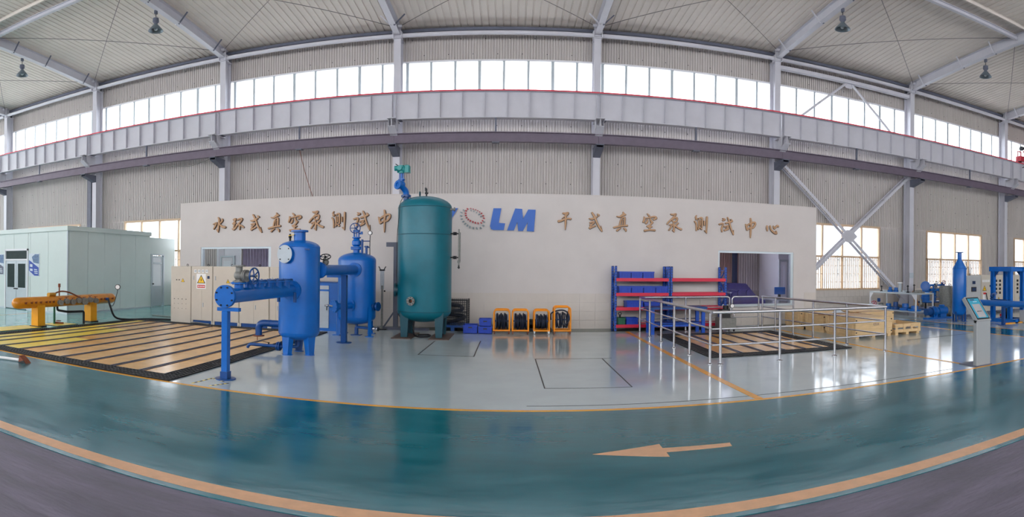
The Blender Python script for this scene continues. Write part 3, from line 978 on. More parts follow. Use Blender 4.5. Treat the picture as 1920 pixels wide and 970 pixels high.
test_bed('small orange test bed with black grating border inside the steel railing', 3.75, 7.05, 9.83, 13.75, [4.55, 5.05, 5.55, 6.05, 6.5])
# yellow pit cover, and a yellow plate painting in a floor sun patch
for x0, x1, y0, y1, lab in ((-11.75, -11.0, 8.2, 9.6, 'pale yellow plate painted in as a sun patch, left of the manifold foot'), (-10.98 - 0.75, -11.0, 10.1, 10.9, 'pale yellow floor cover with black edge under the orange manifold')):
    t = thing('cover_sun_patch', lab, 'floor cover', ((x0 + x1) / 2, (y0 + y1) / 2, 0), 'yellow floor covers')
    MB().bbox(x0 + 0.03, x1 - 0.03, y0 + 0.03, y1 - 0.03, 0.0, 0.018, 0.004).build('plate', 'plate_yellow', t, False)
    MB().box(x0, x1, y0, y0 + 0.028, 0, 0.014).box(x0, x1, y1 - 0.028, y1, 0, 0.014).box(x0, x0 + 0.028, y0, y1, 0, 0.014).box(x1 - 0.028, x1, y0, y1, 0, 0.014).build('edge', 'black', t, False)

# ---------------- teal tank
TX, TY, TR = -2.13, 13.33, 0.665
t = thing('storage_tank', 'large teal vertical tank with blue valve on top, tallest of all', 'tank', (TX, TY, 0))
def dome(z0, z1, r, h0, h1, n=8):
    pr = []
    for i in range(n + 1):
        a = PI / 2 * i / n
        pr.append((r * math.sin(a), z0 + h0 * (1 - math.cos(a))))
    for i in range(n + 1):
        a = PI / 2 * (1 - i / n)
        pr.append((r * math.sin(a), z1 - h1 * (1 - math.cos(a))))
    return pr
MB().lathe(dome(0.36, 3.46, TR, 0.28, 0.30), (TX, TY, 0), n=64).build('shell', 'teal', t)
for z in (3.16, 2.50, 0.64):
    MB().torus((TX, TY, z), (0, 0, 1), TR - 0.002, 0.008, 64, 6).build('weld_seam', 'teal_dark', t)
for sx in (-1, 1):
    for sy in (-1, 1):
        lx, ly = TX + sx * 0.42, TY + sy * 0.40
        m = MB()
        m.prism([(lx - 0.11, ly, 0.62), (lx + 0.11, ly, 0.62), (lx + 0.075, ly, 0.02), (lx - 0.075, ly, 0.02)], (0, sy * 0.02, 0))
        m.prism([(lx + sx * 0.10, ly, 0.62), (lx + sx * 0.07, ly, 0.02), (lx + sx * 0.07, ly - sy * 0.12, 0.02), (lx + sx * 0.10, ly - sy * 0.2, 0.62)], (-sx * 0.02, 0, 0))
        m.prism([(lx - sx * 0.10, ly, 0.62), (lx - sx * 0.07, ly, 0.02), (lx - sx * 0.07, ly - sy * 0.12, 0.02), (lx - sx * 0.10, ly - sy * 0.2, 0.62)], (sx * 0.02, 0, 0))
        m.build('leg', 'teal_dark', t, False)
for sx in (-1, 1):
    MB().box(TX + sx * 0.45 - 0.24, TX + sx * 0.45 + 0.24, TY - 0.66, TY + 0.6, 0, 0.02).build('base_plate', 'plate_brown', t, False)
def on_shell(cx, cy, r, ang, z):
    # ang: 0 faces the camera side (-y), positive to the right
    d = Vector((math.sin(ang), -math.cos(ang), 0))
    return Vector((cx, cy, z)) + d * r, d
p, d = on_shell(TX, TY, TR, math.radians(-16), 0.91)
n1 = MB().ring(p - d * 0.05, p + d * 0.10, 0.065, 0.05).ring(p + d * 0.075, p + d * 0.105, 0.105, 0.05).build('nozzle', 'iron_grey', t)
MB().flange(p + d * 0.03, d, 0.03, 0.02).build('nozzle_bore', 'rust', n1)
bm_ = MB()
u, v = frame_of(d)
for i in range(8):
    a = 2 * PI * i / 8
    q = p + d * 0.105 + (u * math.cos(a) + v * math.sin(a)) * 0.083
    bm_.cyl(q - d * 0.05, q + d * 0.012, 0.010, n=6)
bm_.build('bolts', 'bolt', n1, kind='stuff')
p, d = on_shell(TX, TY, TR, math.radians(-82), 1.14)
m = MB().cyl(p - d * 0.06, p + d * 0.05, 0.13, n=24).flange(p + d * 0.05, d, 0.17, 0.04, 10)
m.build('manhole', 'teal_dark', t)
# level gauge at the right
gx = TX + TR + 0.19
gy = TY - 0.12
lg_ = MB().cyl((gx, gy, 1.76), (gx, gy, 2.64), 0.018, n=12).cyl((gx + 0.03, gy, 1.85), (gx + 0.03, gy, 2.56), 0.012, n=10).cyl((gx, gy, 1.82), (gx, gy, 1.88), 0.035, n=12).build('level_gauge', 'iron_grey', t)
for z in (2.53, 1.95):
    MB().cyl((TX + TR - 0.04, gy, z), (gx, gy, z), 0.016, n=10).sphere((TX + TR + 0.09, gy, z), 0.042).cyl((TX + TR + 0.045, gy, z), (TX + TR + 0.055, gy, z), 0.045, n=12).cyl((TX + TR + 0.125, gy, z), (TX + TR + 0.135, gy, z), 0.045, n=12).build('gauge_cock', 'bolt', lg_)
MB().cyl((gx, gy, 1.68), (gx, gy, 1.76), 0.02, n=8).box(gx - 0.03, gx + 0.03, gy - 0.02, gy + 0.02, 1.70, 1.72).build('drain_cock', 'bolt', lg_)
MB().cyl((TX + TR - 0.06, TY - 0.15, 3.12), (TX + TR + 0.10, TY - 0.15, 3.12), 0.028, n=12).cyl((TX + TR + 0.06, TY - 0.15, 3.12), (TX + TR + 0.09, TY - 0.15, 3.12), 0.05, n=12).build('side_nozzle', 'iron_grey', t)
MB().torus((TX - 0.10, TY - 0.2, 3.50), (1, 0, 0), 0.05, 0.015, 16, 6).build('lifting_lug', 'teal_dark', t)
MB().cyl((TX + 0.03, TY, 3.42), (TX + 0.03, TY, 3.66), 0.02, n=10).cyl((TX + 0.03, TY, 3.52), (TX + 0.03, TY, 3.56), 0.04, n=10).box(TX - 0.01, TX + 0.03, TY - 0.02, TY + 0.02, 3.60, 3.68).build('vent_pipe', 'bolt', t)
# inlet pipe, valve and actuator on top
vx, vy = TX - 0.46, TY - 0.1
vp = MB().cyl((vx, vy, 3.20), (vx, vy, 3.46), 0.07, n=16).flange((vx, vy, 3.46), (0, 0, 1), 0.12, 0.05, 8).build('inlet_pipe', 'blue_dark', t)
vb_ = MB().tube(smoothline([(vx, vy, 3.47), (vx - 0.01, vy - 0.02, 3.58), (vx - 0.08, vy - 0.10, 3.68), (vx - 0.16, vy - 0.22, 3.72)], 5), 0.075, 16)
vb_.ring((vx - 0.15, vy - 0.20, 3.715), (vx - 0.175, vy - 0.235, 3.722), 0.115, 0.06)
vb_.sphere((vx - 0.10, vy - 0.1, 3.74), 0.10)
vb_ = vb_.build('valve_body', 'blue', t)
MB().cyl((vx - 0.10, vy - 0.1, 3.80), (vx - 0.10, vy - 0.1, 3.86), 0.06, n=14).flange((vx - 0.10, vy - 0.1, 3.86), (0, 0, 1), 0.085, 0.02, 6).cyl((vx - 0.10, vy - 0.1, 3.86), (vx - 0.10, vy - 0.1, 4.04), 0.03, n=10).box(vx - 0.16, vx - 0.145, vy - 0.12, vy - 0.08, 3.87, 4.03).box(vx - 0.055, vx - 0.04, vy - 0.12, vy - 0.08, 3.87, 4.03).build('yoke', 'blue', vb_, True)
ac = MB().cyl((vx - 0.20, vy - 0.1, 4.12), (vx + 0.10, vy - 0.1, 4.12), 0.085, n=18).cyl((vx - 0.10, vy - 0.1, 4.02), (vx - 0.10, vy - 0.1, 4.22), 0.07, n=14).bbox(vx - 0.02, vx + 0.11, vy - 0.2, vy, 4.03, 4.22, 0.02)
ac.cyl((vx - 0.26, vy - 0.16, 4.14), (vx - 0.14, vy - 0.16, 4.14), 0.065, n=14).cyl((vx - 0.13, vy - 0.24, 4.14), (vx - 0.13, vy - 0.1, 4.14), 0.06, n=14)
ac = ac.build('actuator', 'teal_bright', t)
MB().tube([(vx - 0.16, vy - 0.1, 4.2), (vx - 0.24, vy - 0.16, 4.25)], 0.01, 6).build('cable_gland', 'bolt', ac)
MB().tube(smoothline([(vx - 0.02, vy - 0.1, 3.46), (TX - TR * 0.80, TY - 0.44, 3.26), (TX - TR * 0.86, TY - 0.40, 2.9), (TX - TR * 0.97, TY - 0.24, 2.5), (TX - TR - 0.012, TY - 0.1, 2.0), (TX - TR - 0.012, TY - 0.08, 1.3), (TX - TR * 0.9, TY - 0.1, 0.5), (TX - 0.4, TY, 0.03)], 5), 0.008, 6).build('cable', 'black', t)
MB().tube(smoothline([(TX - 0.25, TY, 0.4), (TX - 0.25, TY - 0.05, 0.08), (TX - 0.1, TY - 0.3, 0.03), (TX + 0.15, TY - 0.2, 0.03), (TX + 0.1, TY + 0.1, 0.03), (TX - 0.15, TY, 0.03)], 6), 0.02, 8).build('drain_hose', 'black_rubber', t)

# ---------------- front blue tank with manifold
BX, BY, BR = -4.01, 9.85, 0.40
t = thing('separator_tank', 'blue vertical tank with white round plate and long side manifold, nearest tank', 'tank', (BX, BY, 0), 'blue tanks')
MB().lathe(dome(0.26, 2.21, BR, 0.17, 0.15), (BX, BY, 0), n=48).build('shell', 'blue', t)
for z in (2.07, 0.43):
    MB().torus((BX, BY, z), (0, 0, 1), BR - 0.002, 0.006, 48, 6).build('weld_seam', 'blue', t)
for a in (-26, 68, 202):
    p, d = on_shell(BX, BY, 0.33, math.radians(a), 0.0)
    s = Vector((-d.y, d.x, 0))
    m = MB()
    m.prism([p + s * 0.11 + V((0, 0, .42)), p - s * 0.11 + V((0, 0, .42)), p - s * 0.065 + V((0, 0, .012)), p + s * 0.065 + V((0, 0, .012))], d * 0.012)
    m.prism([p + s * 0.11 + V((0, 0, .42)), p + s * 0.065 + V((0, 0, .012)), p + s * 0.065 - d * 0.09 + V((0, 0, .012)), p + s * 0.11 - d * 0.12 + V((0, 0, .42))], s * -0.012)
    m.prism([p - s * 0.11 + V((0, 0, .42)), p - s * 0.065 + V((0, 0, .012)), p - s * 0.065 - d * 0.09 + V((0, 0, .012)), p - s * 0.11 - d * 0.12 + V((0, 0, .42))], s * 0.012)
    m.cyl(p - d * 0.04, p - d * 0.04 + V((0, 0, 0.012)), 0.10, n=12)
    m.build('leg', 'blue', t, False)
MB().ring((BX, BY, 2.15), (BX, BY, 2.37), 0.115, 0.10, 28).ring((BX, BY, 2.365), (BX, BY, 2.40), 0.168, 0.10, 28).build('top_flange', 'blue', t)
p, d = on_shell(BX, BY, BR, math.radians(22.1 - 35.8), 1.93)
MB().cyl(p - d * 0.08, p + d * 0.05, 0.15, n=32).cyl(p + d * 0.05, p + d * 0.075, 0.172, n=36).build('manhole_neck', 'blue', t)
wp = MB().cyl(p + d * 0.075, p + d * 0.085, 0.170, n=36).build('blind_plate', 'plate_grey', t)
u, v = frame_of(d)
m = MB()
for i in range(4):
    a = PI / 4 + i * PI / 2
    q = p + d * 0.085 + (u * math.cos(a) + v * math.sin(a)) * 0.14
    m.cyl(q, q + d * 0.012, 0.012, n=6)
m.build('bolts', 'bolt', wp, kind='stuff')
m = MB().cyl((BX - 0.17, BY - 0.08, 2.14), (BX - 0.17, BY - 0.08, 2.33), 0.02, n=10).sphere((BX - 0.17, BY - 0.08, 2.27), 0.032)
lv = m.build('relief_valve', 'bolt', t)
MB().bar((BX - 0.19, BY - 0.1, 2.295), (BX - 0.06, BY - 0.12, 2.31), 0.02, 0.01).build('lever', 'yellow', lv, False)
p, d = on_shell(BX, BY, BR, math.radians(46), 2.02)
MB().cyl(p - d * 0.02, p + d * 0.05, 0.014, n=8).box(p.x - 0.05, p.x + 0.05, p.y - 0.06, p.y - 0.04, 2.01, 2.03).build('lifting_lug', 'blue_dark', t)
# manifold pipe toward the lane
ZM = 1.25
mf = MB().cyl((BX, 6.98, ZM), (BX, 9.52, ZM), 0.112, n=28).build('manifold_pipe', 'blue', t)
MB().flange((BX, 6.965, ZM), (0, 1, 0), 0.168, 0.03, 0, n=32).flange((BX, 7.005, ZM), (0, 1, 0), 0.168, 0.025, 0, n=32).build('end_flange', 'blue', mf)
m = MB()
for i in range(8):
    a = 2 * PI * (i + 0.5) / 8
    q = V((BX + math.cos(a) * 0.14, 6.95, ZM + math.sin(a) * 0.14))
    m.cyl(q - V((0, 0.018, 0)), q + V((0, 0.085, 0)), 0.014, n=6)
m.build('flange_bolts', 'bolt', mf, kind='stuff')
p = V((BX, 9.44, ZM))
m = MB().flange(p, (0, 1, 0), 0.19, 0.03, 10, n=32).flange(p + V((0, 0.04, 0)), (0, 1, 0), 0.19, 0.025, 0, n=32).cyl(p, p + V((0, 0.25, 0)), 0.13, n=24)
m.build('tank_flange', 'blue', t)
for i in range(6):
    y = 7.40 + 0.345 * i
    rr = 0.075 + 0.006 * i
    m = MB().cyl((BX, y, ZM + 0.05), (BX, y, ZM + 0.175), rr, n=20).flange((BX, y, ZM + 0.185), (0, 0, 1), rr + 0.055, 0.022, 6, 0.010, 24)
    m.build('branch_nozzle', 'blue', mf)
for i in (1, 2, 3, 4, 5):
    y = 7.40 + 0.345 * i
    MB().flange((BX, y, ZM + 0.211), (0, 0, 1), 0.128 + 0.006 * i, 0.020, 6, 0.010, 24).build('blind_flange', 'blue_dark', mf)
for s in (-0.10, 0.22):
    MB().cyl((BX + s, 9.1, ZM - 0.02), (BX + s, 9.1, ZM - 0.2), 0.03, n=10).build('drain_stub', 'blue_dark', mf)
# grey gate valve on the first branch, stem pointing right
sd = V((0.985, -0.17, 0)).normalized()
vc = V((BX, 7.40, ZM + 0.30))
m = MB().cyl((BX, 7.40, ZM + 0.197), (BX, 7.40, ZM + 0.44), 0.055, n=18).flange((BX, 7.40, ZM + 0.21), (0, 0, 1), 0.10, 0.022, 6).flange((BX, 7.40, ZM + 0.45), (0, 0, 1), 0.10, 0.025, 0).sphere(vc, 0.082)
m.cyl(vc, vc + sd * 0.11, 0.05, n=16).flange(vc + sd * 0.115, sd, 0.092, 0.022, 8, 0.011).flange(vc + sd * 0.145, sd, 0.092, 0.022, 0).cyl(vc + sd * 0.14, vc + sd * 0.20, 0.055, 0.035, n=14).cyl(vc + sd * 0.2, vc + sd * 0.34, 0.018, n=10)
gv = m.build('gate_valve', 'iron_grey', t)
MB().wheel(vc + sd * 0.29, sd, 0.118, 0.012, 5).build('handwheel', 'blue_dark', gv)
# outlet elbow and drain line at the left
m = MB().tube(rounded([(BX - 0.36, BY, 0.56), (-4.88, BY, 0.56), (-4.88, BY, 0.30)], 0.22, 8), 0.068, 16)
op = m.build('outlet_pipe', 'blue_dark', t)
MB().flange((-4.88, BY, 0.30), (0, 0, 1), 0.115, 0.022, 0).cyl((-4.86, BY - 0.1, 0.22), (-4.86, BY - 0.1, 0.30), 0.008, n=6).build('outlet_flange', 'rust', op)
MB().torus((-4.62, BY, 0.56), (1, 0, 0), 0.068, 0.006, 20, 6).build('weld_seam', 'blue_dark', op)
m = MB().tube(rounded([(BX, BY, 0.30), (BX, BY, 0.13), (BX - 0.32, BY - 0.12, 0.13), (-5.02, BY - 0.12, 0.13), (-5.07, BY - 0.12, 0.06)], 0.06, 5), 0.032, 12)
dp = m.build('drain_pipe', 'blue_dark', t)
MB().flange((-4.40, BY - 0.12, 0.13), (1, 0, 0), 0.09, 0.025, 6).flange((-4.36, BY - 0.12, 0.13), (1, 0, 0), 0.09, 0.025, 0).build('drain_flange', 'blue_dark', dp)
MB().cyl((-4.6, BY - 0.12, 0.13), (-4.6, BY - 0.12, 0.19), 0.014, n=8).bar((-4.72, BY - 0.12, 0.20), (-4.58, BY - 0.12, 0.19), 0.02, 0.01).build('lever', 'bolt', dp)
# stand under the manifold end
s = thing('pipe_stand', 'blue square post on a round foot holding up the manifold end', 'stand', (-4.03, 7.04, 0), 'blue pipe stands')
MB().bbox(-4.08, -3.98, 6.99, 7.09, 0.015, 1.03, 0.006).build('post', 'blue', s, False)
MB().cyl((-4.03, 7.04, 0), (-4.03, 7.04, 0.016), 0.155, n=28).build('foot_plate', 'blue_dark', s)
MB().box(-4.09, -3.97, 6.98, 7.10, 0.016, 0.12).build('socket', 'blue_dark', s, False)
MB().box(-4.16, -3.80, 7.0, 7.08, 1.03, 1.082).build('cross_bar', 'blue', s, False)

# ---------------- second blue tank
CX2, CY2, CR2 = -3.79, 13.1, 0.473
t = thing('separator_tank', 'blue vertical tank with handwheel valve on top, beside the teal tank', 'tank', (CX2, CY2, 0), 'blue tanks')
MB().lathe(dome(0.27, 2.06, CR2, 0.2, 0.2), (CX2, CY2, 0), n=48).build('shell', 'blue', t)
for z in (1.86, 0.47):
    MB().torus((CX2, CY2, z), (0, 0, 1), CR2 - 0.002, 0.006, 48, 6).build('weld_seam', 'blue', t)
for a in (-64, 56, 146, 236):
    p, d = on_shell(CX2, CY2, CR2 + 0.02, math.radians(a), 0)
    s = Vector((-d.y, d.x, 0))
    top = 0.62 if a != 56 else 0.72
    m = MB()
    m.prism([p + s * 0.05 + V((0, 0, top)), p - s * 0.05 + V((0, 0, top)), p - s * 0.05, p + s * 0.05], d * 0.01)
    m.prism([p + s * 0.05 + V((0, 0, top)), p + s * 0.05, p + s * 0.05 - d * 0.08, p + s * 0.05 - d * 0.08 + V((0, 0, top))], s * -0.01)
    m.box(p.x - 0.09, p.x + 0.09, p.y - 0.07, p.y + 0.07, 0, 0.014)
    m.build('leg', 'blue', t, False)
p1 = V((-3.70, 9.97, 1.63))
p2 = V((-3.72, 12.72, 1.63))
dd = (p2 - p1).normalized()
cp = MB().cyl(p1 + dd * 0.1, p2, 0.11, n=24).build('connecting_pipe', 'blue', t)
MB().flange(p1 + dd * 0.10, dd, 0.165, 0.03, 10, 0.012, 32).flange(p1 + dd * 0.15, dd, 0.165, 0.03, 0, n=32).build('pipe_flange', 'blue', cp)
MB().flange(p2 - dd * 0.1, dd, 0.175, 0.03, 10, 0.012, 32).flange(p2 - dd * 0.06, dd, 0.175, 0.03, 0, n=32).cyl(p2 - dd * 0.08, p2 + dd * 0.2, 0.13, n=24).build('tank_flange', 'blue', cp)
# butterfly valve wheel over the first flange
q = V((-3.63, 10.3, 1.74))
ax = V((0.1, -0.55, 0.85)).normalized()
gv = MB().cyl(q, q + V((0, 0, 0.10)), 0.05, n=14).sphere(q + V((0, 0, 0.05)), 0.065).cyl(q + V((0, 0, 0.06)), q + V((0, 0, 0.06)) + ax * 0.12, 0.016, n=8).build('pipe_valve', 'iron_grey', t)
MB().wheel(q + V((0, 0, 0.06)) + ax * 0.11, ax, 0.105, 0.010, 5).build('handwheel', 'bolt', gv)
MB().cyl((-3.86, 10.3, 1.9), (-3.70, 10.22, 1.9), 0.014, n=8).cyl((-3.79, 10.26, 1.78), (-3.79, 10.26, 1.9), 0.012, n=8).build('valve_handle', 'blue_dark', t)
# lower nozzle
p1, p2 = V((-4.10, 12.22, 0.765)), V((-3.80, 12.66, 0.765))
dd = (p2 - p1).normalized()
ln = MB().cyl(p1, p2, 0.075, n=20).flange(p1, dd, 0.15, 0.03, 10, 0.012, 28).flange(p1 + dd * 0.035, dd, 0.15, 0.025, 0, n=28).flange(p2, dd, 0.14, 0.03, 8, 0.012, 28).build('lower_nozzle', 'blue', t)
MB().tube([(-4.32, 12.2, 0.78), (-4.22, 12.22, 0.78), (-4.12, 12.22, 0.77)], 0.022, 8).sphere((-4.25, 12.21, 0.78), 0.035).build('sample_cock', 'chrome', ln)
MB().cyl((-3.95, 12.44, 0.83), (-3.95, 12.44, 0.90), 0.05, n=12).build('plug', 'blue_dark', ln)
p, d = on_shell(CX2, CY2, CR2, math.radians(72), 0.74)
m = MB().cyl(p - d * 0.05, p + d * 0.14, 0.06, n=14).flange(p + d * 0.06, d, 0.10, 0.025, 6).flange(p + d * 0.15, d, 0.11, 0.03, 8)
m.build('side_nozzle', 'blue_dark', t)
# top valve, gauge and stubs
m = MB().cyl((CX2 - 0.02, CY2, 2.0), (CX2 - 0.02, CY2, 2.16), 0.08, n=18).flange((CX2 - 0.02, CY2, 2.15), (0, 0, 1), 0.145, 0.03, 8).flange((CX2 - 0.02, CY2, 2.19), (0, 0, 1), 0.145, 0.03, 0).lathe([(0.06, 0), (0.115, 0.05), (0.115, 0.14), (0.07, 0.19), (0.075, 0.2), (0.11, 0.22), (0.11, 0.24), (0.06, 0.25)], (CX2 - 0.02, CY2, 2.2), n=20)
tv = m.build('top_valve', 'blue', t)
m = MB()
for sx in (-1, 1):
    m.box(CX2 - 0.02 + sx * 0.06 - 0.012, CX2 - 0.02 + sx * 0.06 + 0.012, CY2 - 0.03, CY2 + 0.03, 2.44, 2.58)
m.box(CX2 - 0.1, CX2 + 0.06, CY2 - 0.04, CY2 + 0.04, 2.57, 2.62).cyl((CX2 - 0.02, CY2, 2.4), (CX2 - 0.02, CY2, 2.72), 0.016, n=8)
m.cyl((CX2 + 0.06, CY2, 2.53), (CX2 + 0.12, CY2, 2.53), 0.02, n=8).cyl((CX2 + 0.11, CY2, 2.51), (CX2 + 0.11, CY2, 2.58), 0.03, n=8)
m.build('yoke', 'blue', tv, True)
MB().wheel((CX2 - 0.03, CY2 - 0.10, 2.66), (0.2, -1, 0.15), 0.125, 0.011, 5).cyl((CX2 - 0.03, CY2 - 0.1, 2.66), (CX2 - 0.02, CY2, 2.64), 0.02, n=8).build('handwheel', 'blue_dark', tv)
m = MB().cyl((CX2 + 0.25, CY2 - 0.05, 1.98), (CX2 + 0.25, CY2 - 0.05, 2.22), 0.03, n=10).cyl((CX2 + 0.14, CY2 - 0.05, 2.0), (CX2 + 0.14, CY2 - 0.05, 2.38), 0.03, n=10).flange((CX2 + 0.25, CY2 - 0.05, 2.2), (0, 0, 1), 0.06, 0.02, 4).tube(rounded([(CX2 + 0.13, CY2 - 0.05, 2.34), (CX2 + 0.33, CY2 - 0.05, 2.34)], 0.03), 0.012, 8).tube([(CX2 + 0.25, CY2 - 0.05, 2.18), (CX2 + 0.34, CY2 - 0.05, 2.18)], 0.012, 8)
gp = m.build('gauge_pipes', 'blue_dark', t)
MB().tube([(CX2 + 0.34, CY2 - 0.05, 1.98), (CX2 + 0.335, CY2 - 0.05, 2.2), (CX2 + 0.345, CY2 - 0.05, 2.48)], 0.010, 8).cyl((CX2 + 0.345, CY2 - 0.04, 2.54), (CX2 + 0.345, CY2 - 0.075, 2.54), 0.055, n=20).build('pressure_gauge', 'bolt', gp)
MB().cyl((CX2 + 0.345, CY2 - 0.075, 2.54), (CX2 + 0.345, CY2 - 0.079, 2.54), 0.043, n=20).build('gauge_face', 'white', gp)
m = MB().tube(rounded([(CX2, CY2, 0.3), (CX2, CY2, 0.2), (CX2 + 0.42, CY2 - 0.2, 0.2)], 0.06), 0.035, 10).cyl((CX2, CY2, 0.02), (CX2, CY2, 0.2), 0.05, n=10).box(CX2 - 0.12, CX2 + 0.12, CY2 - 0.1, CY2 + 0.1, 0, 0.015)
dr = m.build('bottom_drain', 'blue_dark', t)
MB().cyl((CX2 + 0.40, CY2 - 0.19, 0.2), (CX2 + 0.62, CY2 - 0.26, 0.2), 0.032, n=10).sphere((CX2 + 0.5, CY2 - 0.22, 0.2), 0.055).flange((CX2 + 0.61, CY2 - 0.26, 0.2), (1, -0.3, 0), 0.06, 0.02).build('drain_valve', 'chrome', dr)
s = thing('pipe_stand', 'blue square post under the pipe between the two blue tanks', 'stand', (-3.65, 11.62, 0), 'blue pipe stands')
MB().bbox(-3.71, -3.59, 11.56, 11.68, 0.015, 1.52, 0.006).build('post', 'blue_dark', s, False)
MB().cyl((-3.65, 11.62, 0), (-3.65, 11.62, 0.016), 0.17, n=28).build('foot_plate', 'blue_dark', s)
MB().box(-4.05, -3.59, 11.57, 11.67, 1.46, 1.518).build('cross_bar', 'blue', s, False)

# ---------------- control cabinets along the left bed
def warn_sign(mb_parent, x, y, z, s, board=False):
    if board:
        b = MB().box(x - s * 0.62, x + s * 0.62, y - 0.003, y, z - s * 1.05, z + s * 0.62).build('sign_board', 'white', mb_parent, False)
        MB().box(x - s * 0.5, x + s * 0.5, y - 0.006, y - 0.003, z - s * 0.95, z - s * 0.62).build('red_caption', 'red_sign', mb_parent, False)
        for i in range(4):
            xx = x - s * 0.36 + i * s * 0.24
            MB().box(xx - s * 0.07, xx + s * 0.07, y - 0.008, y - 0.006, z - s * 0.85, z - s * 0.72).build('caption_mark', 'white', mb_parent, False)
        y -= 0.003
    MB().prism([(x - s * 0.55, y - 0.003, z - s * 0.45), (x + s * 0.55, y - 0.003, z - s * 0.45), (x, y - 0.003, z + s * 0.5)], (0, 0.003, 0)).build('warning_triangle', 'black', mb_parent, False)
    MB().prism([(x - s * 0.42, y - 0.005, z - s * 0.38), (x + s * 0.42, y - 0.005, z - s * 0.38), (x, y - 0.005, z + s * 0.36)], (0, 0.002, 0)).build('warning_field', 'yellow', mb_parent, False)
    MB().prism([(x + s * 0.06, y - 0.007, z + s * 0.16), (x - s * 0.1, y - 0.007, z - s * 0.1), (x + s * 0.0, y - 0.007, z - s * 0.08), (x - s * 0.04, y - 0.007, z - s * 0.3), (x + s * 0.12, y - 0.007, z - s * 0.02), (x + s * 0.02, y - 0.007, z - s * 0.03)], (0, 0.002, 0)).build('lightning_bolt', 'black', mb_parent, False)

CB = [-9.62, -8.88, -8.14, -7.28, -6.35, -5.95]
LABC = ['beige control cabinet with rows of small black holes, leftmost of the row', 'beige control cabinet with meters and high voltage warning sign', 'beige control cabinet just behind the blue manifold end cap, third of the row', 'beige control cabinet behind the manifold handwheel, fourth of the row', 'narrow beige control cabinet half hidden behind the nearest blue tank']
for i in range(5):
    a, b = CB[i] + 0.006, CB[i + 1] - 0.006
    y0, y1 = 13.45, 14.2
    t = thing('control_cabinet', LABC[i], 'cabinet', ((a + b) / 2, 13.8, 0), 'beige control cabinets')
    zb = 0.0 if i == 0 else 0.10
    if i:
        MB().box(a + 0.01, b - 0.01, y0 + 0.03, y1, 0, 0.1).build('plinth', 'blue_dark', t, False)
        for s in (a, b - 0.05):
            MB().box(s, s + 0.05, y0 + 0.005, y0 + 0.03, 0, 0.1).build('plinth_foot', 'cab_beige', t, False)
    MB().bbox(a, b, y0, y1, zb, 1.68, 0.012).build('body', 'cab_beige', t, False)
    dz = 0.98
    up = MB().box(a + 0.012, b - 0.012, y0 - 0.014, y0, dz + 0.008, 1.665).build('upper_panel', 'cab_beige', t, False)
    if i == 0:
        lo = MB().box(a + 0.012, b - 0.012, y0 - 0.014, y0, 0.02, dz - 0.008).build('lower_panel', 'cab_beige', t, False)
        for r, rr in ((0.70, 0.014), (0.56, 0.009), (0.42, 0.009)):
            for c in range(4):
                MB().cyl((a + 0.14 + c * 0.14, y0 - 0.02, r), (a + 0.14 + c * 0.14, y0 - 0.013, r), rr, n=8).build('hole', 'black', lo)
        for c in range(2):
            MB().cyl((a + 0.22 + c * 0.09, y0 - 0.03, 1.27), (a + 0.22 + c * 0.09, y0 - 0.013, 1.27), 0.016, n=8).build('button', 'black', up)
        warn_sign(up, a + 0.44, y0 - 0.014, 1.26, 0.12)
    else:
        mid = (a + b) / 2
        for da, db, hx in ((a + 0.012, mid - 0.003, mid - 0.05), (mid + 0.003, b - 0.012, mid + 0.05)):
            dr = MB().box(da, db, y0 - 0.014, y0, zb + 0.012, dz - 0.008).build('door', 'cab_beige', t, False)
            if hx > mid:
                MB().box(hx - 0.012, hx + 0.012, y0 - 0.03, y0 - 0.014, 0.5, 0.62).build('handle', 'plate_grey', dr, False)
        MB().box(a + 0.07, a + 0.095, y0 - 0.03, y0 - 0.014, 1.28, 1.40).build('handle', 'plate_grey', up, False)
        if i == 1:
            for c in range(4):
                x = a + 0.15 + c * 0.13
                MB().box(x - 0.045, x + 0.045, y0 - 0.028, y0 - 0.014, 1.49, 1.58).build('meter', 'white', up, False)
                MB().box(x - 0.03, x + 0.03, y0 - 0.031, y0 - 0.028, 1.51, 1.565).build('meter_scale', 'plate_grey', up, False)
            MB().box(b - 0.17, b - 0.10, y0 - 0.028, y0 - 0.014, 1.32, 1.40).build('switch', 'lcd', up, False)
            warn_sign(up, (a + b) / 2 - 0.02, y0 - 0.014, 1.30, 0.26, True)
        else:
            warn_sign(up, a + 0.5 if i != 4 else a + 0.2, y0 - 0.014, 1.26, 0.12)
    MB().torus(((a + b) / 2, 13.8, 1.71), (0, 1, 0), 0.03, 0.008, 14, 6).build('lifting_eye', 'bolt', t)

# blue tool cabinet behind the tanks
t = thing('tool_cabinet', 'blue sheet metal cabinet with pale door behind the blue tanks', 'cabinet', (-4.78, 13.9, 0))
MB().bbox(-5.12, -4.42, 13.62, 14.2, 0.0, 1.28, 0.01).build('body', 'blue', t, False)
dr = MB().box(-5.09, -4.70, 13.60, 13.62, 0.08, 1.05).build('door', 'plate_grey', t, False)
MB().box(-4.76, -4.74, 13.585, 13.60, 0.55, 0.7).build('handle', 'bolt', dr, False)
MB().box(-5.09, -4.70, 13.60, 13.62, 1.10, 1.2).build('drawer_front', 'plate_grey', t, False)
MB().box(-5.14, -4.40, 13.6, 14.22, 1.28, 1.30).build('top', 'blue_dark', t, False)

